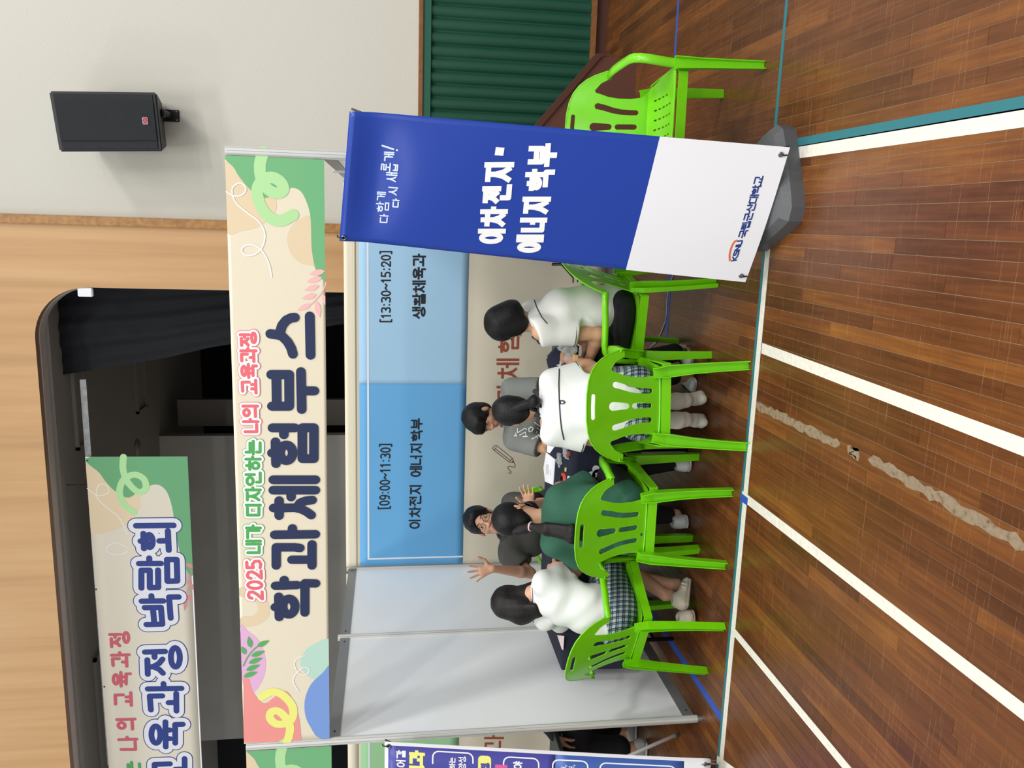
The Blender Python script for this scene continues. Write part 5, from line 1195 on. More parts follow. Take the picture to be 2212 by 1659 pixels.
def arm(F, sh, el, wr, r=(.046,.037,.040,.026), k=.015):
    sh, el, wr = map(np.array,(sh,el,wr)); F.add('rc',sh,el,r[0],r[1],k=k); m = el+(wr-el)*.28; F.add('rc',el,m,r[1],r[2],k=k); F.add('rc',m,wr,r[2],r[3],k=k)
def sleeve(F, sh, el, frac, r0, r1, k=.03, cuff=True):
    sh, el = np.array(sh), np.array(el); e = sh+(el-sh)*frac; F.pre.append(('+','rc',(sh,e,r0,r1),k))
    return e, nrm(el-sh)
def cuff_ring(root, e, d, r, m, h=.006, back=.012):
    c = e-d*back; a = Frame(c, d, (0,0,1) if abs(d[2]) < .9 else (1,0,0)); pts = [c+(a.r*cos(t)+a.u*sin(t))*r for t in np.linspace(0,2*pi,25)]
    bm = bmesh.new(); tube_bm(bm, [tuple(p) for p in pts], h/2, 6); o = bm_obj('cuff_stripe', bm, m, None, True); o.parent = root; o.matrix_parent_inverse = Matrix.Translation(root.location).inverted()
def shoe(root, heel, toe, up=(0,0,1), m='shoe', L=None, h=.0045, stripes=None, ank=None, name='shoe', W=1.):
    heel, toe = np.array(heel,float), np.array(toe,float); d = nrm(toe-heel); up = nrm(np.array(up,float)-d*(np.array(up)@d)); r = np.cross(d,up)
    if L is None: L = np.linalg.norm(toe-heel)
    R = np.stack([r,d,up],1); at = lambda x,y,z: heel+r*x+d*y+up*z
    F = Field(h); F.add('ec', at(0,.03,.03), at(0,L-.045,.026), r, .036*W,.026,.045*W,.022, k=.02)
    F.add('el', at(0,.05,.06), R, (.036*W,.048,.05), k=.025); F.add('ec', at(0,.05,.06), at(0,L*.62,.035), r,.034*W,.028,.038*W,.02,k=.02)
    F.sub('el', at(0,.042,.118), R, (.026*W,.036,.03), k=.006); F.sub('pl', at(0,0,.012), -up*1., k=.004)
    up_o = F.mesh(name, M[m], root)
    F = Field(h); F.add('ec', at(0,.028,.012), at(0,L-.045,.012), r, .040*W,.016,.049*W,.014, k=.01); F.sub('pl', at(0,0,.0), up*-1., k=.003); F.sub('pl', at(0,0,.024), up, k=.003)
    so = F.mesh('shoe_sole', MATS.get('sole_'+m) or mat('sole_'+m, {'shoe':(176,164,142),'shoew':(226,226,224),'shoeg':(206,206,200),'sock':(214,206,192)}[m], .7), root)
    return at, up_o
def P_root(name, loc, label):
    return empty(name, tuple(loc), 0, label, 'person')
def poly_tube(name, pts, r, m, root, n=8, sm=True):
    pts = [tuple(p) for p in pts]
    if sm: pts = smooth(pts, 6, False)
    bm = bmesh.new(); tube_bm(bm, pts, r, n); o = bm_obj(name, bm, m, None, True); o.parent = root; o.matrix_parent_inverse = Matrix.Translation(root.location).inverted(); return o
Zv = V3(0,0,1)

# ---------- seated torso helper: pelvis p, upper chest c, side vector s (to the person's right)
def torso(F, p, c, nk, s, w=(.155,.135,.165), dpt=(.105,.09,.10), grow=0., k=.05):
    p, c, nk = map(np.array,(p,c,nk)); m = p+(c-p)*.5
    F.add('ec', p, m, s, w[0]+grow, dpt[0]+grow, w[1]+grow, dpt[1]+grow, k=k); F.add('ec', m, c, s, w[1]+grow, dpt[1]+grow, w[2]+grow, dpt[2]+grow, k=k)

def person(name_label, p, c, nk, hd, hf, hu, s, shR, shL, elR, elL, wrR, wrL, hR, hL, knR, knL, anR, anL, skin, hs=1., feet=None, hands=(1,1), w=(.155,.135,.165), dpt=(.105,.09,.10), leg=(.075,.052,.036), h=.0055):
    root = P_root('person', (p[0],p[1],0), name_label)
    F = Field(h)
    torso(F, p, c, nk, s, tuple(x-.02 for x in w), tuple(x-.02 for x in dpt))
    F.add('rc', shR, shL, .045, .045, k=.04); H = Frame(hd, hf, hu, hs)
    F.add('rc', nk, H(0,-.015,-.05), .050, .047, k=.03)
    arm(F, shR, elR, wrR); arm(F, shL, elL, wrL)
    if hands[0]: hand(F, *hR)
    if hands[1]: hand(F, *hL)
    s_ = np.array(s); pR = np.array(p)+s_*.08; pL = np.array(p)-s_*.08
    for a, b, e in ((pR,knR,anR),(pL,knL,anL)):
        F.add('rc', a, b, leg[0], leg[1], k=.03); b, e = np.array(b), np.array(e); mm = b+(e-b)*.3; F.add('rc', b, mm, leg[1], leg[1]*.98, k=.02); F.add('rc', mm, e, leg[1]*.98, leg[2], k=.02)
        F.add('rc', e, e+V3(0,0,-.03), leg[2], leg[2], k=.01)
    head(F, H)
    F.mesh('body', skin, root)
    return root, H
def cap_hair(F, H, grow=.012, z=0):
    S = H.s
    F.add('el',H(0,-.016,.032+z),H.R,((.078+grow)*S,(.094+grow)*S,(.088+grow)*S),k=.01)
SIDE = lambda ang: V3(cos(ang),sin(ang),0)
PX = lambda x, y, Y: atY(x, y, Y)
# ============ student with the bun, white polo, plaid skirt (chair 3)
s = SIDE(rr(8.6)); f = V3(-s[1],s[0],0)
p = V3(1.842,-.045,.50); nk = PX(1162,872,.235); c = PX(1225,876,.155)
shR, shL = PX(1194,828,.19), PX(1197,934,.14); elR, elL = PX(1292,800,.20), PX(1300,952,.10)
wrR, wrL = V3(1.98,.52,.76), V3(1.62,.50,.76)
knR, knL = p+f*.40+s*.085+V3(0,0,-.01), p+f*.40-s*.085+V3(0,0,-.01)
anR, anL = PX(1462,867,.20), PX(1462,908,.17)
root, H = person('student with a low black hair bun and white polo, back to the camera', p, c, nk, PX(1112,888,.285), (-.30,.78,-.38), (-.05,.38,.9), s, shR, shL, elR, elL, wrR, wrL,
    (wrR,f,(0,0,-1),-1,(.8,.9,1,1)), (wrL,f,(0,0,-1),1,(.8,.9,1,1)), knR, knL, anR, anL, M['skin2'], .93, leg=(.07,.05,.028))
F = Field(.0065); torso(F, p+Zv*.0, c, nk, s, (.160,.146,.148), (.118,.108,.10), .006); F.add('rc', shR, shL, .058, .058, k=.045); F.add('rc', c, nk-Zv*.03, .10, .065, k=.05)
e1, d1 = sleeve(F, shR, elR, .62, .070, .078); e2, d2 = sleeve(F, shL, elL, .66, .070, .080)
F.sub('plin', e1+d1*.0, -d1*-1, .13); F.sub('plin', e2, d2, .13); F.sub('pl', nk+Zv*.002-f*.0, V3(0,.15,1)); F.sub('pl', V3(0,0,PX(1393,870,p[1]-.12)[2]), (0,0,-1))
F.mesh('polo_shirt', M['shirtw'], root, .0034, (34,30,20))
cuff_ring(root, e1, d1, .0775, M['collar']); cuff_ring(root, e2, d2, .0795, M['collar'])
poly_tube('collar', [nk+V3(-.06,.04,.012), nk+V3(-.055,-.03,.006), nk+V3(0,-.06,.0), nk+V3(.055,-.03,.006), nk+V3(.06,.04,.012)], .014, M['collar'], root)
# back stripe with small emblem, following the back
def back_stripe(pix, Yc, bulge, r_=.0032, m=M['collar'], nm='yoke_stripe'):
    a = np.array(pix[0]); pts = []
    for i in range(13):
        t = i/12; j = t*(len(pix)-1); k = min(int(j),len(pix)-2); q = np.array(pix[k])*(1-(j-k))+np.array(pix[k+1])*(j-k); pts.append(PX(q[0],q[1], Yc[0]*(1-t)+Yc[1]*t-bulge*sin(pi*t)))
    return poly_tube(nm, pts, r_, m, root, 6)
# ray-march onto the shirt so that the trim lies on the cloth
def on_mesh(o, x, y, lift=.002):
    d = Vector(ray(x,y)).normalized(); inv = (o.matrix_parent_inverse if False else Matrix.Identity(4))
    ok, loc, nn, _ = o.ray_cast(Vector(CAM), d)
    return (np.array(loc)-np.array(d)*lift) if ok else None
def trim_on(o, pix, r_, m, nm, root, n=40, lift=.0015):
    bpy.context.view_layer.update(); pts = []
    for i in range(n+1):
        j = i/n*(len(pix)-1); k = min(int(j),len(pix)-2); q = np.array(pix[k])*(1-(j-k))+np.array(pix[k+1])*(j-k); P_ = on_mesh(o, q[0], q[1], lift)
        if P_ is not None: pts.append(P_)
    if len(pts) > 3: poly_tube(nm, pts, r_, m, root, 6, False)
shirt = [o for o in root.children if o.name.startswith('polo_shirt')][0]
trim_on(shirt, [(1208,797),(1207,830),(1208,865),(1210,900),(1213,928),(1218,950)], .0035, M['collar'], 'yoke_stripe', root)
def emblem(o, cx, cy, k, root, hw_=.6):
    pts = [on_mesh(o, cx+dx*k, cy+dy*k, .003) for dx, dy in ((-1,-.62),(.45,-.62),(1,0),(.45,.62),(-1,.62))]
    if any(q is None for q in pts): return
    cen = sum(pts)/5; V = list(pts)+[q+V3(0,.004,0) for q in pts]
    e = mesh_obj('emblem', V, [[0,1,2,3,4],[9,8,7,6,5]]+[[i,(i+1)%5,5+(i+1)%5,5+i] for i in range(5)], M['collar']); e.parent = root; e.matrix_parent_inverse = Matrix.Translation(root.location).inverted()
    V = [cen+(q-cen)*.42-V3(0,.0012,0) for q in pts]; e = mesh_obj('emblem_mark', V, [[0,1,2,3,4]], M['shirtw']); e.parent = root; e.matrix_parent_inverse = Matrix.Translation(root.location).inverted()
emblem(shirt, 1215, 869, 7, root)
F = Field(.0065); F.add('el', p+Zv*.0, np.stack([s,f,Zv],1), (.165,.125,.09), k=.03); F.add('ec', p+s*.0+Zv*.0, p+f*.38, s, .168,.09,.16,.085, k=.03); F.add('rc', p+s*.085, knR, .098,.085, k=.04); F.add('rc', p-s*.085, knL, .098,.085, k=.04)
F.sub('pl', p+V3(0,0,.045), (0,0,1)) if False else None
F.mesh('skirt', M['plaid'], root, .0016, (60,20,10))
for an, (bx_, by_) in ((anR,(1518,862)),(anL,(1519,912))):
    b_ = atZ(bx_,by_,.03); F = Field(.005); up_ = an+V3(0,0,.10)
    F.add('rc', up_, an, .044,.044, k=.02); F.add('rc', an, an+V3(0,.02,-.05), .045,.040, k=.02); F.add('ec', an+V3(0,.02,-.05), b_+V3(0,.03,.0), s, .034,.036,.042,.024, k=.02); F.add('rc', b_, b_+V3(0,.05,-.008), .026,.02, k=.02)
    F.mesh('sock', M['sock'], root, .0012, (10,10,140))
F = Field(.005); cap_hair(F, H, .012)
F.add('el',H(0,-.05,-.03),H.R,(.072,.055,.07),k=.03); F.sub('el',H(0,.085,-.045),H.R,(.066,.075,.085),k=.012); F.sub('el',H(-.082,.0,-.03),H.R,(.016,.026,.034),k=.008); F.sub('el',H(.082,.0,-.03),H.R,(.016,.026,.034),k=.008)
F.mesh('hair', M['hair'], root, .0012, (90,70,30))
bun = PX(1155,866,.135); F = Field(.004); F.add('el',bun,np.eye(3),(.032,.03,.028),k=.01); F.add('rc',bun,H(0,-.085,-.02),.022,.03,k=.02); F.add('rc',bun,PX(1174,882,.155),.014,.008,k=.01); F.add('rc',PX(1140,875,.2),PX(1176,900,.165),.016,.006,k=.015)
F.mesh('hair_bun', M['hair'], root, .0015, (180,160,120))
# own shoes stand beside under the table are those of the bob-haired student

# ============ person with ponytail in green (chair 2)
s = SIDE(0.); f = V3(0,1,0)
p = V3(1.20,.04,.50); nk = PX(1168,1118,.225); c = PX(1225,1122,.15)
shR, shL = PX(1208,1076,.19), PX(1200,1172,.15); elR, elL = PX(1275,1045,.28), PX(1268,1208,.22)
wrR, wrL = PX(1206,1050,.62), V3(1.0,.50,.76)
knR, knL = p+f*.42+V3(.13,0,-.01), p+f*.42-V3(.13,0,.01)
anR, anL = V3(1.37,.47,.09), V3(1.05,.45,.09)
root, H = person('person in a dark green T-shirt with a long ponytail and a black mask strap', p, c, nk, PX(1112,1118,.25), (.22,.85,-.28), (0,.3,.95), s, shR, shL, elR, elL, wrR, wrL,
    (wrR,(-.6,.5,.5),(-.3,-.6,-.6),-1,(1,1.1,1.2,1.2)), (wrL,f,(0,0,-1),1,(.8,.9,1,1)), knR, knL, anR, anL, M['skin'], .97, w=(.175,.16,.185))
F = Field(.0065); torso(F, p, c, nk, s, (.185,.165,.158), (.14,.12,.105), .006); F.add('rc', shR, shL, .062,.062, k=.05); F.add('rc', c, nk-Zv*.04, .11,.07, k=.06)
e1, d1 = sleeve(F, shR, elR, .95, .068,.085); e2, d2 = sleeve(F, shL, elL, .8, .075,.085)
F.sub('plin', e1, d1, .13); F.sub('plin', e2, d2, .13); F.sub('pl', nk+V3(0,0,.0), V3(0,.25,1)); F.add('el', p+V3(0,.0,-.01), np.eye(3), (.20,.145,.105), k=.04); F.sub('pl', p+V3(0,0,-.095), (0,0,-1))
F.mesh('t_shirt', M['shirtg'], root, .0042, (26,24,30), 1.)
F = Field(.0065); F.add('rc', p+s*.09, knR, .105,.08, k=.04); F.add('rc', p-s*.09, knL, .105,.08, k=.04); F.add('el', p+V3(0,.02,-.03), np.eye(3), (.17,.11,.07), k=.03)
F.add('rc', knR, anR+V3(0,0,.02), .08,.052, k=.03); F.add('rc', knL, anL+V3(0,0,.02), .08,.052, k=.03); F.mesh('trousers', M['pants'], root, .002, (30,20,20))
for an, hx in ((anR,.1),(anL,-.25)):
    shoe(root, an+V3(-.01,-.09,-.085), an+V3(hx*.4,.17,-.085), m='shoew')
F = Field(.005); cap_hair(F, H, .012)
F.add('el',H(0,-.05,-.05),H.R,(.066,.05,.058),k=.03); F.sub('el',H(0,.09,-.045),H.R,(.07,.08,.09),k=.012); F.sub('el',H(.084,.004,-.03),H.R,(.016,.026,.034),k=.008); F.sub('el',H(-.084,.004,-.03),H.R,(.016,.026,.034),k=.008)
F.mesh('hair', M['hair'], root, .0012, (90,70,30), .5)
t0 = PX(1145,1137,.10); F = Field(.005); F.add('rc',H(-.02,-.085,-.03),t0,.035,.02,k=.02); F.add('rc',t0,PX(1180,1143,.035),.018,.03,k=.015); F.add('ec',PX(1180,1143,.035),PX(1236,1152,-.055),V3(1,0,0),.034,.02,.047,.022,k=.02); F.add('ec',PX(1236,1152,-.055),PX(1275,1156,-.065),V3(1,0,0),.047,.022,.03,.014,k=.02)
F.mesh('ponytail', M['hairb'], root, .0018, (160,20,12))
cuff_ring(root, t0+V3(0,0,-.004), nrm(PX(1180,1143,.035)-t0), .0215, mat('hair_tie_pink',(232,184,190),.6), .011, 0)
a_ = H(.076,.0,-.02); poly_tube('mask_strap', [a_+V3(.0,-.012,.02), H(.082,-.018,-.015), H(.078,.0,-.045), H(.064,.04,-.06)], .0022, M['blk'], root)
poly_tube('mask_strap', [H(.079,.0,.01), H(.074,.04,-.03), H(.062,.06,-.05)], .0022, M['blk'], root)
F = Field(.004); F.add('el',H(0,.075,-.075),H.R,(.062,.05,.055),k=.01); F.sub('el',H(0,.045,-.06),H.R,(.058,.062,.06),k=.004); F.mesh('face_mask', M['blk'], root)

# ============ student with long hair, white shirt, plaid skirt (chair 1)
a = rr(-26.3); s = SIDE(a); f = V3(-s[1],s[0],0)
p = V3(.60,.085,.50); nk = PX(1150,1282,.30); c = PX(1215,1300,.20)
shR, shL = PX(1180,1262,.20), PX(1176,1332,.33); elR, elL = PX(1243,1232,.34), PX(1240,1345,.5)
wrR, wrL = PX(1204,1222,.50), PX(1212,1290,.62)
knR, knL = p+f*.42+s*.05+Zv*-.01, p+f*.40-s*.10+Zv*-.01
anR, anL = PX(1436,1285,.27), PX(1452,1262,.33)
root, H = person('student with long black hair hanging forward, white shirt and plaid skirt, leftmost chair', p, c, nk, PX(1108,1299,.36), (.42,.70,-.42), (.1,.35,.9), s, shR, shL, elR, elL, wrR, wrL,
    (wrR,(-.5,.5,.45),(-.3,.1,-.9),-1,(1.1,1.2,1.2,1.2)), (wrL,(.4,.8,.2),(0,0,-1),1,(.9,1,1,1)), knR, knL, anR, anL, M['skin'], .95, leg=(.07,.05,.033))
F = Field(.0065); torso(F, p, c, nk, s, (.150,.142,.142), (.118,.112,.105), .006); F.add('rc', shR, shL, .058,.058, k=.05); F.add('rc', c, nk-Zv*.03, .10,.068, k=.05)
e1, d1 = sleeve(F, shR, elR, .66, .072,.072); e2, d2 = sleeve(F, shL, elL, .6, .070,.070)
F.sub('plin', e1, d1, .12); F.sub('plin', e2, d2, .12); F.sub('pl', nk+V3(0,0,.01), V3(-.05,.2,1)); F.sub('pl', p+V3(0,0,.005), (0,0,-1))
sh_o = F.mesh('school_shirt', M['shirtw'], root, .0060, (34,30,60), 2.)
cuff_ring(root, e1, d1, .0715, M['collar'], .004)
trim_on(sh_o, [(1150,1270),(1151,1290),(1150,1315),(1152,1345)], .0028, M['collar'], 'collar_stripe', root)
F = Field(.0065); F.add('ec', p, p+f*.38, s, .175,.10,.165,.088, k=.03); F.add('rc', p+s*.085, knR, .10,.085, k=.04); F.add('rc', p-s*.085, knL, .10,.085, k=.04); F.add('el', p+Zv*.01, np.stack([s,f,Zv],1), (.180,.150,.095), k=.03)
F.mesh('skirt', M['plaid'], root, .0016, (50,30,10))
F = Field(.005); cap_hair(F, H, .013); F.add('el',H(0,-.05,-.05),H.R,(.082,.062,.09),k=.03); F.add('ec',H(0,-.06,-.06),PX(1162,1318,.22),s,.078,.05,.052,.024,k=.03)
F.add('ec',H(.058,.0,-.02),PX(1166,1266,.30),s,.034,.07,.024,.04,k=.02); F.add('ec',H(-.06,.03,-.02),PX(1170,1330,.42),s,.03,.05,.02,.02,k=.02); F.sub('el',H(0,.095,-.05),H.R,(.055,.06,.09),k=.01)
F.mesh('long_hair', M['hairb'], root, .0014, (120,90,10), 1.)
def n_mark(at, sx, root):
    pts = [at(sx*.047,.115,.03), at(sx*.046,.115,.062), at(sx*.047,.138,.03), at(sx*.046,.138,.062)]
    poly_tube('letter_mark', pts, .0028, M['paper'], root, 6, False)
at1, _ = shoe(root, V3(.60,.12,.075), V3(.72,.30,.0), m='shoe', up=(0,-.1,1)); n_mark(at1, 1, root)
at2, _ = shoe(root, V3(.575,.10,.028), V3(.46,.30,.012), m='shoe', up=(.1,-.15,1)); n_mark(at2, 1, root)

# ============ student with bobbed hair, white polo, black trousers (chair 4)
a = rr(78.3); s = SIDE(a); f = V3(-s[1],s[0],0)
p = V3(2.27,.487,.50); nk = PX(1143,697,.46); c = PX(1215,672,.47)
shL, shR = PX(1168,716,.33), nk+V3(.03,.17,-.05); elL, elR = PX(1292,722,.31), PX(1285,745,.62)
wrL, wrR = PX(1275,772,.43), PX(1266,752,.60)
knR, knL = p+f*.42+s*.09, p+f*.42-s*.09
anR, anL = PX(1478,762,.60), PX(1475,812,.48)
root, H = person('student with chin-length black bob bending over the table, white polo and black trousers', p, c, nk, PX(1096,697,.46), (-.86,.05,-.52), (-.45,.0,.85), s, shR, shL, elR, elL, wrR, wrL,
    (wrR,(-.8,.0,.2),(0,-.3,-.9),-1,(.9,1,1.1,1.2)), (wrL,(-.85,.15,.45),(.2,.5,-.6),1,(.9,1,1.1,1.2)), knR, knL, anR, anL, M['skin2'], .95, w=(.15,.14,.16))
F = Field(.0065); torso(F, p, c, nk, s, (.165,.158,.165), (.125,.118,.112), .006); F.add('rc', shR, shL, .064,.064, k=.06); F.add('rc', c, nk-Zv*.03, .105,.066, k=.05)
e1, d1 = sleeve(F, shR, elR, .6, .07,.075); e2, d2 = sleeve(F, shL, elL, .64, .07,.074)
F.sub('plin', e1, d1, .12); F.sub('plin', e2, d2, .12); F.sub('pl', nk+V3(0,0,.0), V3(-.45,0,1)); F.sub('pl', p+V3(0,0,-.045), (0,0,-1))
sh_o = F.mesh('polo_shirt', M['shirtc'], root, .0036, (30,24,22), 3.)
cuff_ring(root, e2, d2, .0735, M['collar'], .004, .018)
trim_on(sh_o, [(1153,645),(1160,665),(1170,685),(1182,699)], .003, M['collar'], 'yoke_stripe', root)
emblem(sh_o, 1167, 650, 4, root)
poly_tube('collar', [nk+V3(.03,.06,.0), nk+V3(.045,0,-.005), nk+V3(.03,-.055,-.005), nk+V3(-.03,-.065,-.015), nk+V3(-.07,-.04,-.03)], .013, M['collar'], root)
F = Field(.0035); F.add('el', PX(1172,738,.42), np.eye(3), (.018,.02,.032), k=.01); F.add('rc', PX(1150,728,.44), PX(1168,738,.42), .006,.01, k=.005); F.mesh('hanging_fan', M['collar'], root)
F = Field(.0065); F.add('rc', p+s*.09, knR, .098,.08, k=.04); F.add('rc', p-s*.09, knL, .098,.08, k=.04); F.add('el', p+V3(0,0,-.01), np.stack([s,f,Zv],1), (.175,.13,.10), k=.04)
F.add('rc', knR, anR+V3(0,0,.06), .078,.055, k=.03); F.add('rc', knL, anL+V3(0,0,.06), .078,.055, k=.03); F.mesh('trousers', M['pants'], root, .0018, (30,20,20))
for (hx, hy), (tx, ty) in (((1478,750),(1496,780)),((1484,803),(1508,838))):
    fz = atZ(hx,hy,.0); dr = nrm(atZ(tx,ty,.0)-fz)
    at, up_o = shoe(root, fz, fz+dr*.22, m='shoew', W=.85)
    for k in range(3):
        for sx in (1,-1): poly_tube('stripe', [at(sx*.040,.10+k*.022,.024), at(sx*.040,.092+k*.022,.045), at(sx*.028,.086+k*.022,.062)], .005, M['blk'], root, 6)
F = Field(.005); cap_hair(F, H, .014); F.add('el',H(0,-.04,-.04),H.R,(.088,.072,.085),k=.03); F.add('el',H(-.066,.022,-.03),H.R,(.026,.06,.075),k=.02); F.add('el',H(.066,.022,-.03),H.R,(.026,.06,.075),k=.02)
F.sub('el',H(0,.102,-.05),H.R,(.062,.066,.082),k=.01); F.sub('pl',H(0,0,-.118),-H.u,k=.01)
F.mesh('bobbed_hair', M['hair'], root, .0012, (90,40,90), 2.)
face_parts(root, H, M['hair'], .6)
tag(poly_tube('craft_tool', [wrL+V3(-.09,.06,.02), wrL+V3(-.02,.1,.03)], .008, M['red2'], None, 8, False), 'small bright red tool held by the bob-haired student', 'tool') if False else None

# ============ boy in a grey T-shirt behind the table
s = V3(-.966,-.259,0)*1.; f = V3(.26,-.966,0)
p = V3(1.44,1.66,.50); nk = PX(1086,893,1.50); c = PX(1140,900,1.53); s = nrm(V3(-1,.0,0)); f = V3(-.1,-1,0)
shL, shR = PX(1106,842,1.52), PX(1112,948,1.47); elL, elR = PX(1195,838,1.35), PX(1188,972,1.30)
wrL, wrR = V3(1.62,1.1,.76), V3(1.47,1.08,.76)
root, H = person('boy in a grey T-shirt with fringe sitting behind the table, looking down', p, c, nk, PX(1042,903,1.44), (-.50,-.80,-.30), (-.16,-.25,.95), s, shR, shL, elR, elL, wrR, wrL,
    (wrR,(.5,-.8,0),(0,0,-1),-1,(.7,.8,.9,1)), (wrL,(-.1,-.9,0),(0,0,-1),1,(.7,.8,.9,1)), p+V3(-.10,-.42,0), p+V3(.1,-.42,0), p+V3(-.12,-.42,-.4), p+V3(.12,-.42,-.4), M['skin2'], 1.05, w=(.165,.15,.185))
F = Field(.0065); torso(F, p, c, nk, s, (.18,.17,.185), (.125,.115,.11), .008); F.add('rc', shR, shL, .068,.068, k=.05); F.add('rc', c, nk-Zv*.03, .11,.066, k=.05)
e1, d1 = sleeve(F, shR, elR, .72, .078,.080); e2, d2 = sleeve(F, shL, elL, .72, .078,.080)
F.sub('plin', e1, d1, .12); F.sub('plin', e2, d2, .12); F.sub('pl', nk+V3(0,0,.0), V3(0,-.25,1)); sh_o = F.mesh('t_shirt', M['shirty'], root, .003, (26,24,30), 4.)
zz = lambda pts: [(980+x/8.296, 840+y/8.296) for x, y in pts]
for st in ([(1150,700),(1140,790),(1290,700),(1310,740)],[(1180,830),(1290,770),(1300,850)],[(1240,855),(1330,850)],[(1080,830),(1130,850),(1110,790)],[(1340,720),(1390,680),(1430,700),(1410,760),(1360,770),(1345,725)],[(1400,900),(1440,880),(1500,840),(1500,880)],[(1490,760),(1600,860)],[(1500,700),(1620,800)],[(1450,600),(1600,700)],[(1480,780),(1560,870)]):
    trim_on(sh_o, zz(st), .0035, M['white'], 'shirt_print', root, 16)
F = Field(.0065); q = p+V3(0,-.02,-.02)
for sx in (-1,1): F.add('rc', p+V3(sx*.09,0,0), p+V3(sx*.1,-.42,0), .095,.075, k=.03); F.add('rc', p+V3(sx*.1,-.42,0), p+V3(sx*.12,-.40,-.36), .075,.055, k=.03)
F.add('el', q, np.eye(3), (.18,.13,.1), k=.03); F.mesh('trousers', M['pants'], root, .0018, (30,20,20))
for sx in (-1,1): shoe(root, p+V3(sx*.12,-.36,-.5), p+V3(sx*.13,-.63,-.5), m='shoeg')
F = Field(.0045); cap_hair(F, H, .014); F.add('el',H(0,.05,.055),H.R,(.075,.052,.045),k=.02); F.add('el',H(0,-.05,-.03),H.R,(.074,.055,.06),k=.02); F.add('el',H(.0,.084,.036),H.R,(.060,.022,.026),k=.012)
F.add('el',H(.068,.03,.01),H.R,(.016,.03,.034),k=.01); F.add('el',H(-.068,.03,.01),H.R,(.016,.03,.034),k=.01)
F.sub('el',H(0,.10,-.055),H.R,(.064,.062,.072),k=.008); F.sub('el',H(.085,-.002,-.02),H.R,(.016,.024,.036),k=.006); F.sub('el',H(-.085,-.002,-.02),H.R,(.016,.024,.036),k=.006)
F.mesh('hair', M['hair'], root, .0016, (110,60,60), 2.)
face_parts(root, H, M['hair'], .55, (0,-1))

# ============ man with glasses, both hands raised
p = V3(.64,1.66,.50); nk = PX(1086,1140,1.50); c = PX(1140,1145,1.54); s = V3(-1,0,0)
shR, shL = PX(1100,1196,1.50), PX(1108,1090,1.46); elR, elL = PX(1146,1238,1.36), PX(1198,1086,1.22)
wrR, wrL = PX(1064,1228,1.20), PX(1146,1091,1.04)
root, H = person('man in a charcoal polo with black glasses, talking with both hands raised', p, c, nk, PX(1044,1127,1.42), (.30,-.92,.06), (.34,.05,.95), s, shR, shL, elR, elL, wrR, wrL,
    (wrR, nrm(PX(1010,1244,1.18)-wrR), (.35,-.85,.2), 1, (.15,.12,.15,.2), .42, 1.08, .75, .1), (wrL, nrm(PX(1136,1045,1.0)-wrL), (-.35,-.9,.1), -1, (.12,.1,.12,.15), .16, 1.05, .5, .15),
    p+V3(-.10,-.42,0), p+V3(.1,-.42,0), p+V3(-.12,-.40,-.4), p+V3(.12,-.40,-.4), M['skin'], 1.14, w=(.185,.175,.20), dpt=(.125,.115,.12))
F = Field(.0065); torso(F, p, c, nk, s, (.205,.20,.205), (.145,.135,.125), .008); F.add('rc', shR, shL, .074,.074, k=.05); F.add('rc', c, nk-Zv*.02, .12,.072, k=.05)
e1, d1 = sleeve(F, shR, elR, .66, .082,.082); e2, d2 = sleeve(F, shL, elL, .62, .082,.082)
F.sub('plin', e1, d1, .12); F.sub('plin', e2, d2, .12); F.sub('pl', nk+V3(0,0,.02), V3(0,-.2,1)); F.mesh('polo_shirt', M['shirtk'], root, .003, (26,24,34), 5.)
poly_tube('collar', [nk+V3(-.012,-.085,-.02), nk+V3(-.06,-.055,.005), nk+V3(-.07,.0,.022), nk+V3(-.04,.055,.03), nk+V3(.03,.055,.03), nk+V3(.07,.0,.022), nk+V3(.055,-.055,.005), nk+V3(.012,-.085,-.02)], .013, mat('collar_charcoal',(64,64,60),.85), root)
F = Field(.0065)
for sx in (-1,1): F.add('rc', p+V3(sx*.09,0,0), p+V3(sx*.1,-.42,0), .10,.08, k=.03); F.add('rc', p+V3(sx*.1,-.42,0), p+V3(sx*.12,-.40,-.36), .08,.06, k=.03)
F.add('el', p+V3(0,-.02,-.02), np.eye(3), (.2,.14,.1), k=.03); F.mesh('trousers', M['pants'], root, .0018, (30,20,20))
for sx in (-1,1): shoe(root, p+V3(sx*.12,-.34,-.5), p+V3(sx*.13,-.61,-.5), m='shoeg')
F = Field(.0045); cap_hair(F, H, .010); F.add('el',H(0,.045,.075),H.R,(.068,.045,.032),k=.02); F.add('el',H(0,-.045,-.01),H.R,(.076,.06,.06),k=.02)
F.sub('el',H(0,.108,.0),H.R,(.070,.066,.074),k=.008); F.sub('el',H(0,.02,-.085),H.R,(.095,.10,.07),k=.01); F.sub('el',H(0,.085,-.04),H.R,(.078,.06,.06),k=.01)
for sx in (-1,1): F.sub('el',H(sx*.088,.0,-.02),H.R,(.018,.026,.036),k=.006)
F.mesh('hair', M['hair'], root, .0022, (140,90,110), 1.)
face_parts(root, H, M['hair'], .8, (0,0), .8)
g = mat('glasses_black',(28,26,26),.3)
for sx in (-1,1):
    pts = [H(sx*.034+.024*np.sign(cos(t))*abs(cos(t))**.7, .104-.006*abs(cos(t))*(1 if sx*cos(t) > 0 else 0), .000+.0185*np.sign(sin(t))*abs(sin(t))**.7) for t in np.linspace(0,2*pi,29)]
    poly_tube('glasses_frame', pts, .0018, g, root, 6, False); poly_tube('glasses_arm', [H(sx*.058,.098,.008), H(sx*.078,.06,.008), H(sx*.082,-.005,.004)], .0018, g, root, 6)
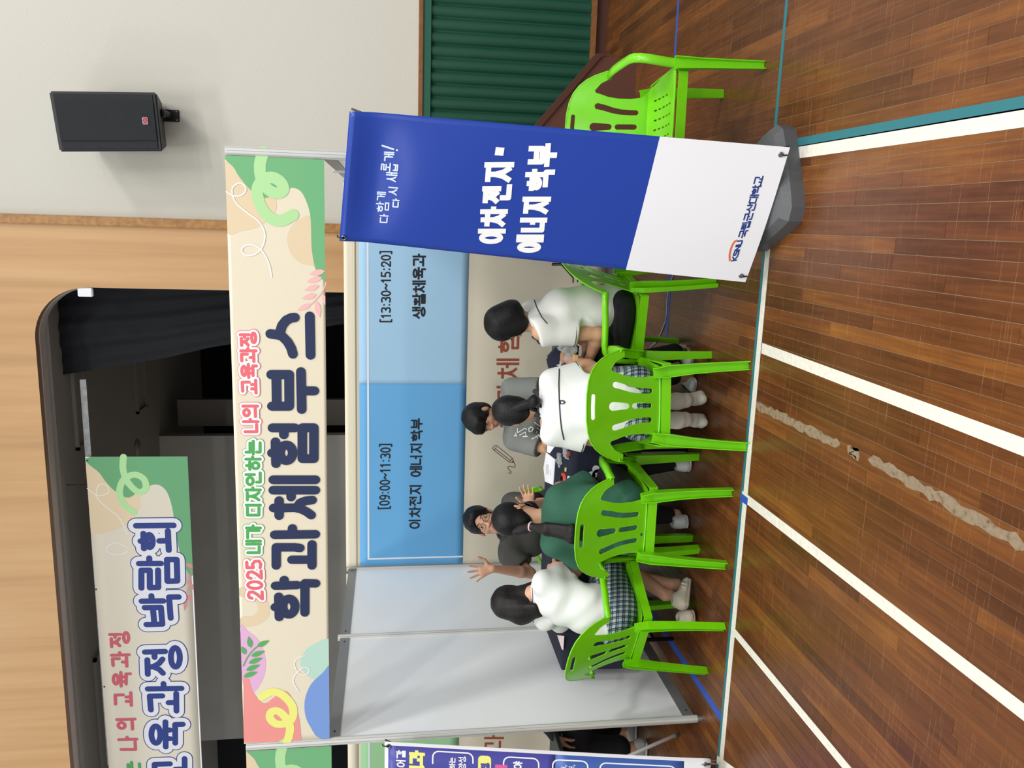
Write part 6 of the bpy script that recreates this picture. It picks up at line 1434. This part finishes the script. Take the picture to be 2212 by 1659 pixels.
poly_tube('glasses_bridge', [H(-.011,.105,.004), H(0,.108,.007), H(.011,.105,.004)], .0017, g, root, 6)

# ============ person in black in the neighbouring booth
p = V3(-.36,.95,.50); s = V3(0,1,0)
nk = p+V3(-.05,0,.52); c = p+V3(-.02,0,.36); shR, shL = c+V3(0,.17,.08), c+V3(0,-.17,.08); elL, elR = p+V3(-.0,-.2,.2), p+V3(-.05,.2,.2)
wrL = PX(1200,1590,.80); wrR = p+V3(-.3,.22,.12); elL = PX(1182,1560,.86)
knR, knL = p+V3(-.42,.10,0), p+V3(-.42,-.10,0); anR, anL = p+V3(-.40,.12,-.40), p+V3(-.40,-.12,-.40)
root, H = person('person in black clothes in the neighbouring booth, one hand over the lap, mostly hidden', p, c, nk, nk+V3(-.04,0,.15), (-1,0,-.1), (0,0,1), s, shR, shL, elR, elL, wrR, wrL,
    (wrR,(-1,0,0),(0,0,-1),-1,(.7,.8,.9,1)), (wrL, nrm(PX(1222,1612,.78)-wrL), (.2,.4,-.9), 1, (.5,.55,.6,.7), .12, 1.05), knR, knL, anR, anL, M['skin2'], 1.0, w=(.165,.15,.185))
F = Field(.0075); torso(F, p, c, nk, s, (.18,.17,.185), (.13,.115,.11), .006); F.add('rc', shR, shL, .07,.07, k=.05); F.add('rc', c, nk-Zv*.03, .11,.066, k=.05)
arm(F, shL, elL, elL+(wrL-elL)*.85, (.075,.055,.054,.046)); arm(F, shR, elR, elR+(wrR-elR)*.85, (.075,.055,.054,.046)); F.sub('pl', nk, (0,0,1)); F.mesh('jacket', M['pants'], root, .003, (26,24,34), 5.)
F = Field(.0075); F.add('rc', p+s*.09, knR, .11,.10, k=.05); F.add('rc', p-s*.09, knL, .11,.10, k=.05); F.add('ec', p, p+V3(-.5,0,-.0), s, .17,.10,.2,.12, k=.03); F.add('ec', knR*.5+knL*.5, knR*.5+knL*.5+V3(-.03,0,-.18), s, .18,.11,.17,.08, k=.05); F.add('rc', knR, anR+V3(0,0,.10), .10,.085, k=.04); F.add('rc', knL, anL+V3(0,0,.10), .10,.085, k=.04); F.mesh('trousers', M['pants'], root, .0018, (30,20,20))
for an in (anR, anL): shoe(root, an+V3(.06,0,-.10), an+V3(-.20,0,-.10), m='shoeg')
F = Field(.006); cap_hair(F, H, .012); F.sub('el',H(0,.1,-.045),H.R,(.07,.07,.08),k=.01); F.mesh('hair', M['hair'], root)
# stools carrying the two sitters who have no armchair
def stool(x, y, label):
    r = empty('stool', (x,y,0), 0, label, 'stool')
    def P(o): o.parent = r; o.matrix_parent_inverse = Matrix.Translation(r.location).inverted(); return o
    bm = bmesh.new(); bmesh.ops.create_cone(bm, cap_ends=True, segments=28, radius1=.16, radius2=.15, depth=.03, matrix=Matrix.Translation((x,y,.385))); P(bm_obj('seat', bm, M['blk'], None))
    for k in range(4):
        a = pi/4+k*pi/2; P(tube('leg', [(x+.17*cos(a),y+.17*sin(a),0),(x+.12*cos(a),y+.12*sin(a),.375)], .011, M['steel'], None, 8))
stool(1.44, 1.68, 'low black stool under the boy in the grey T-shirt')
stool(-.36, .95, 'low black stool under the person in black, neighbouring booth')
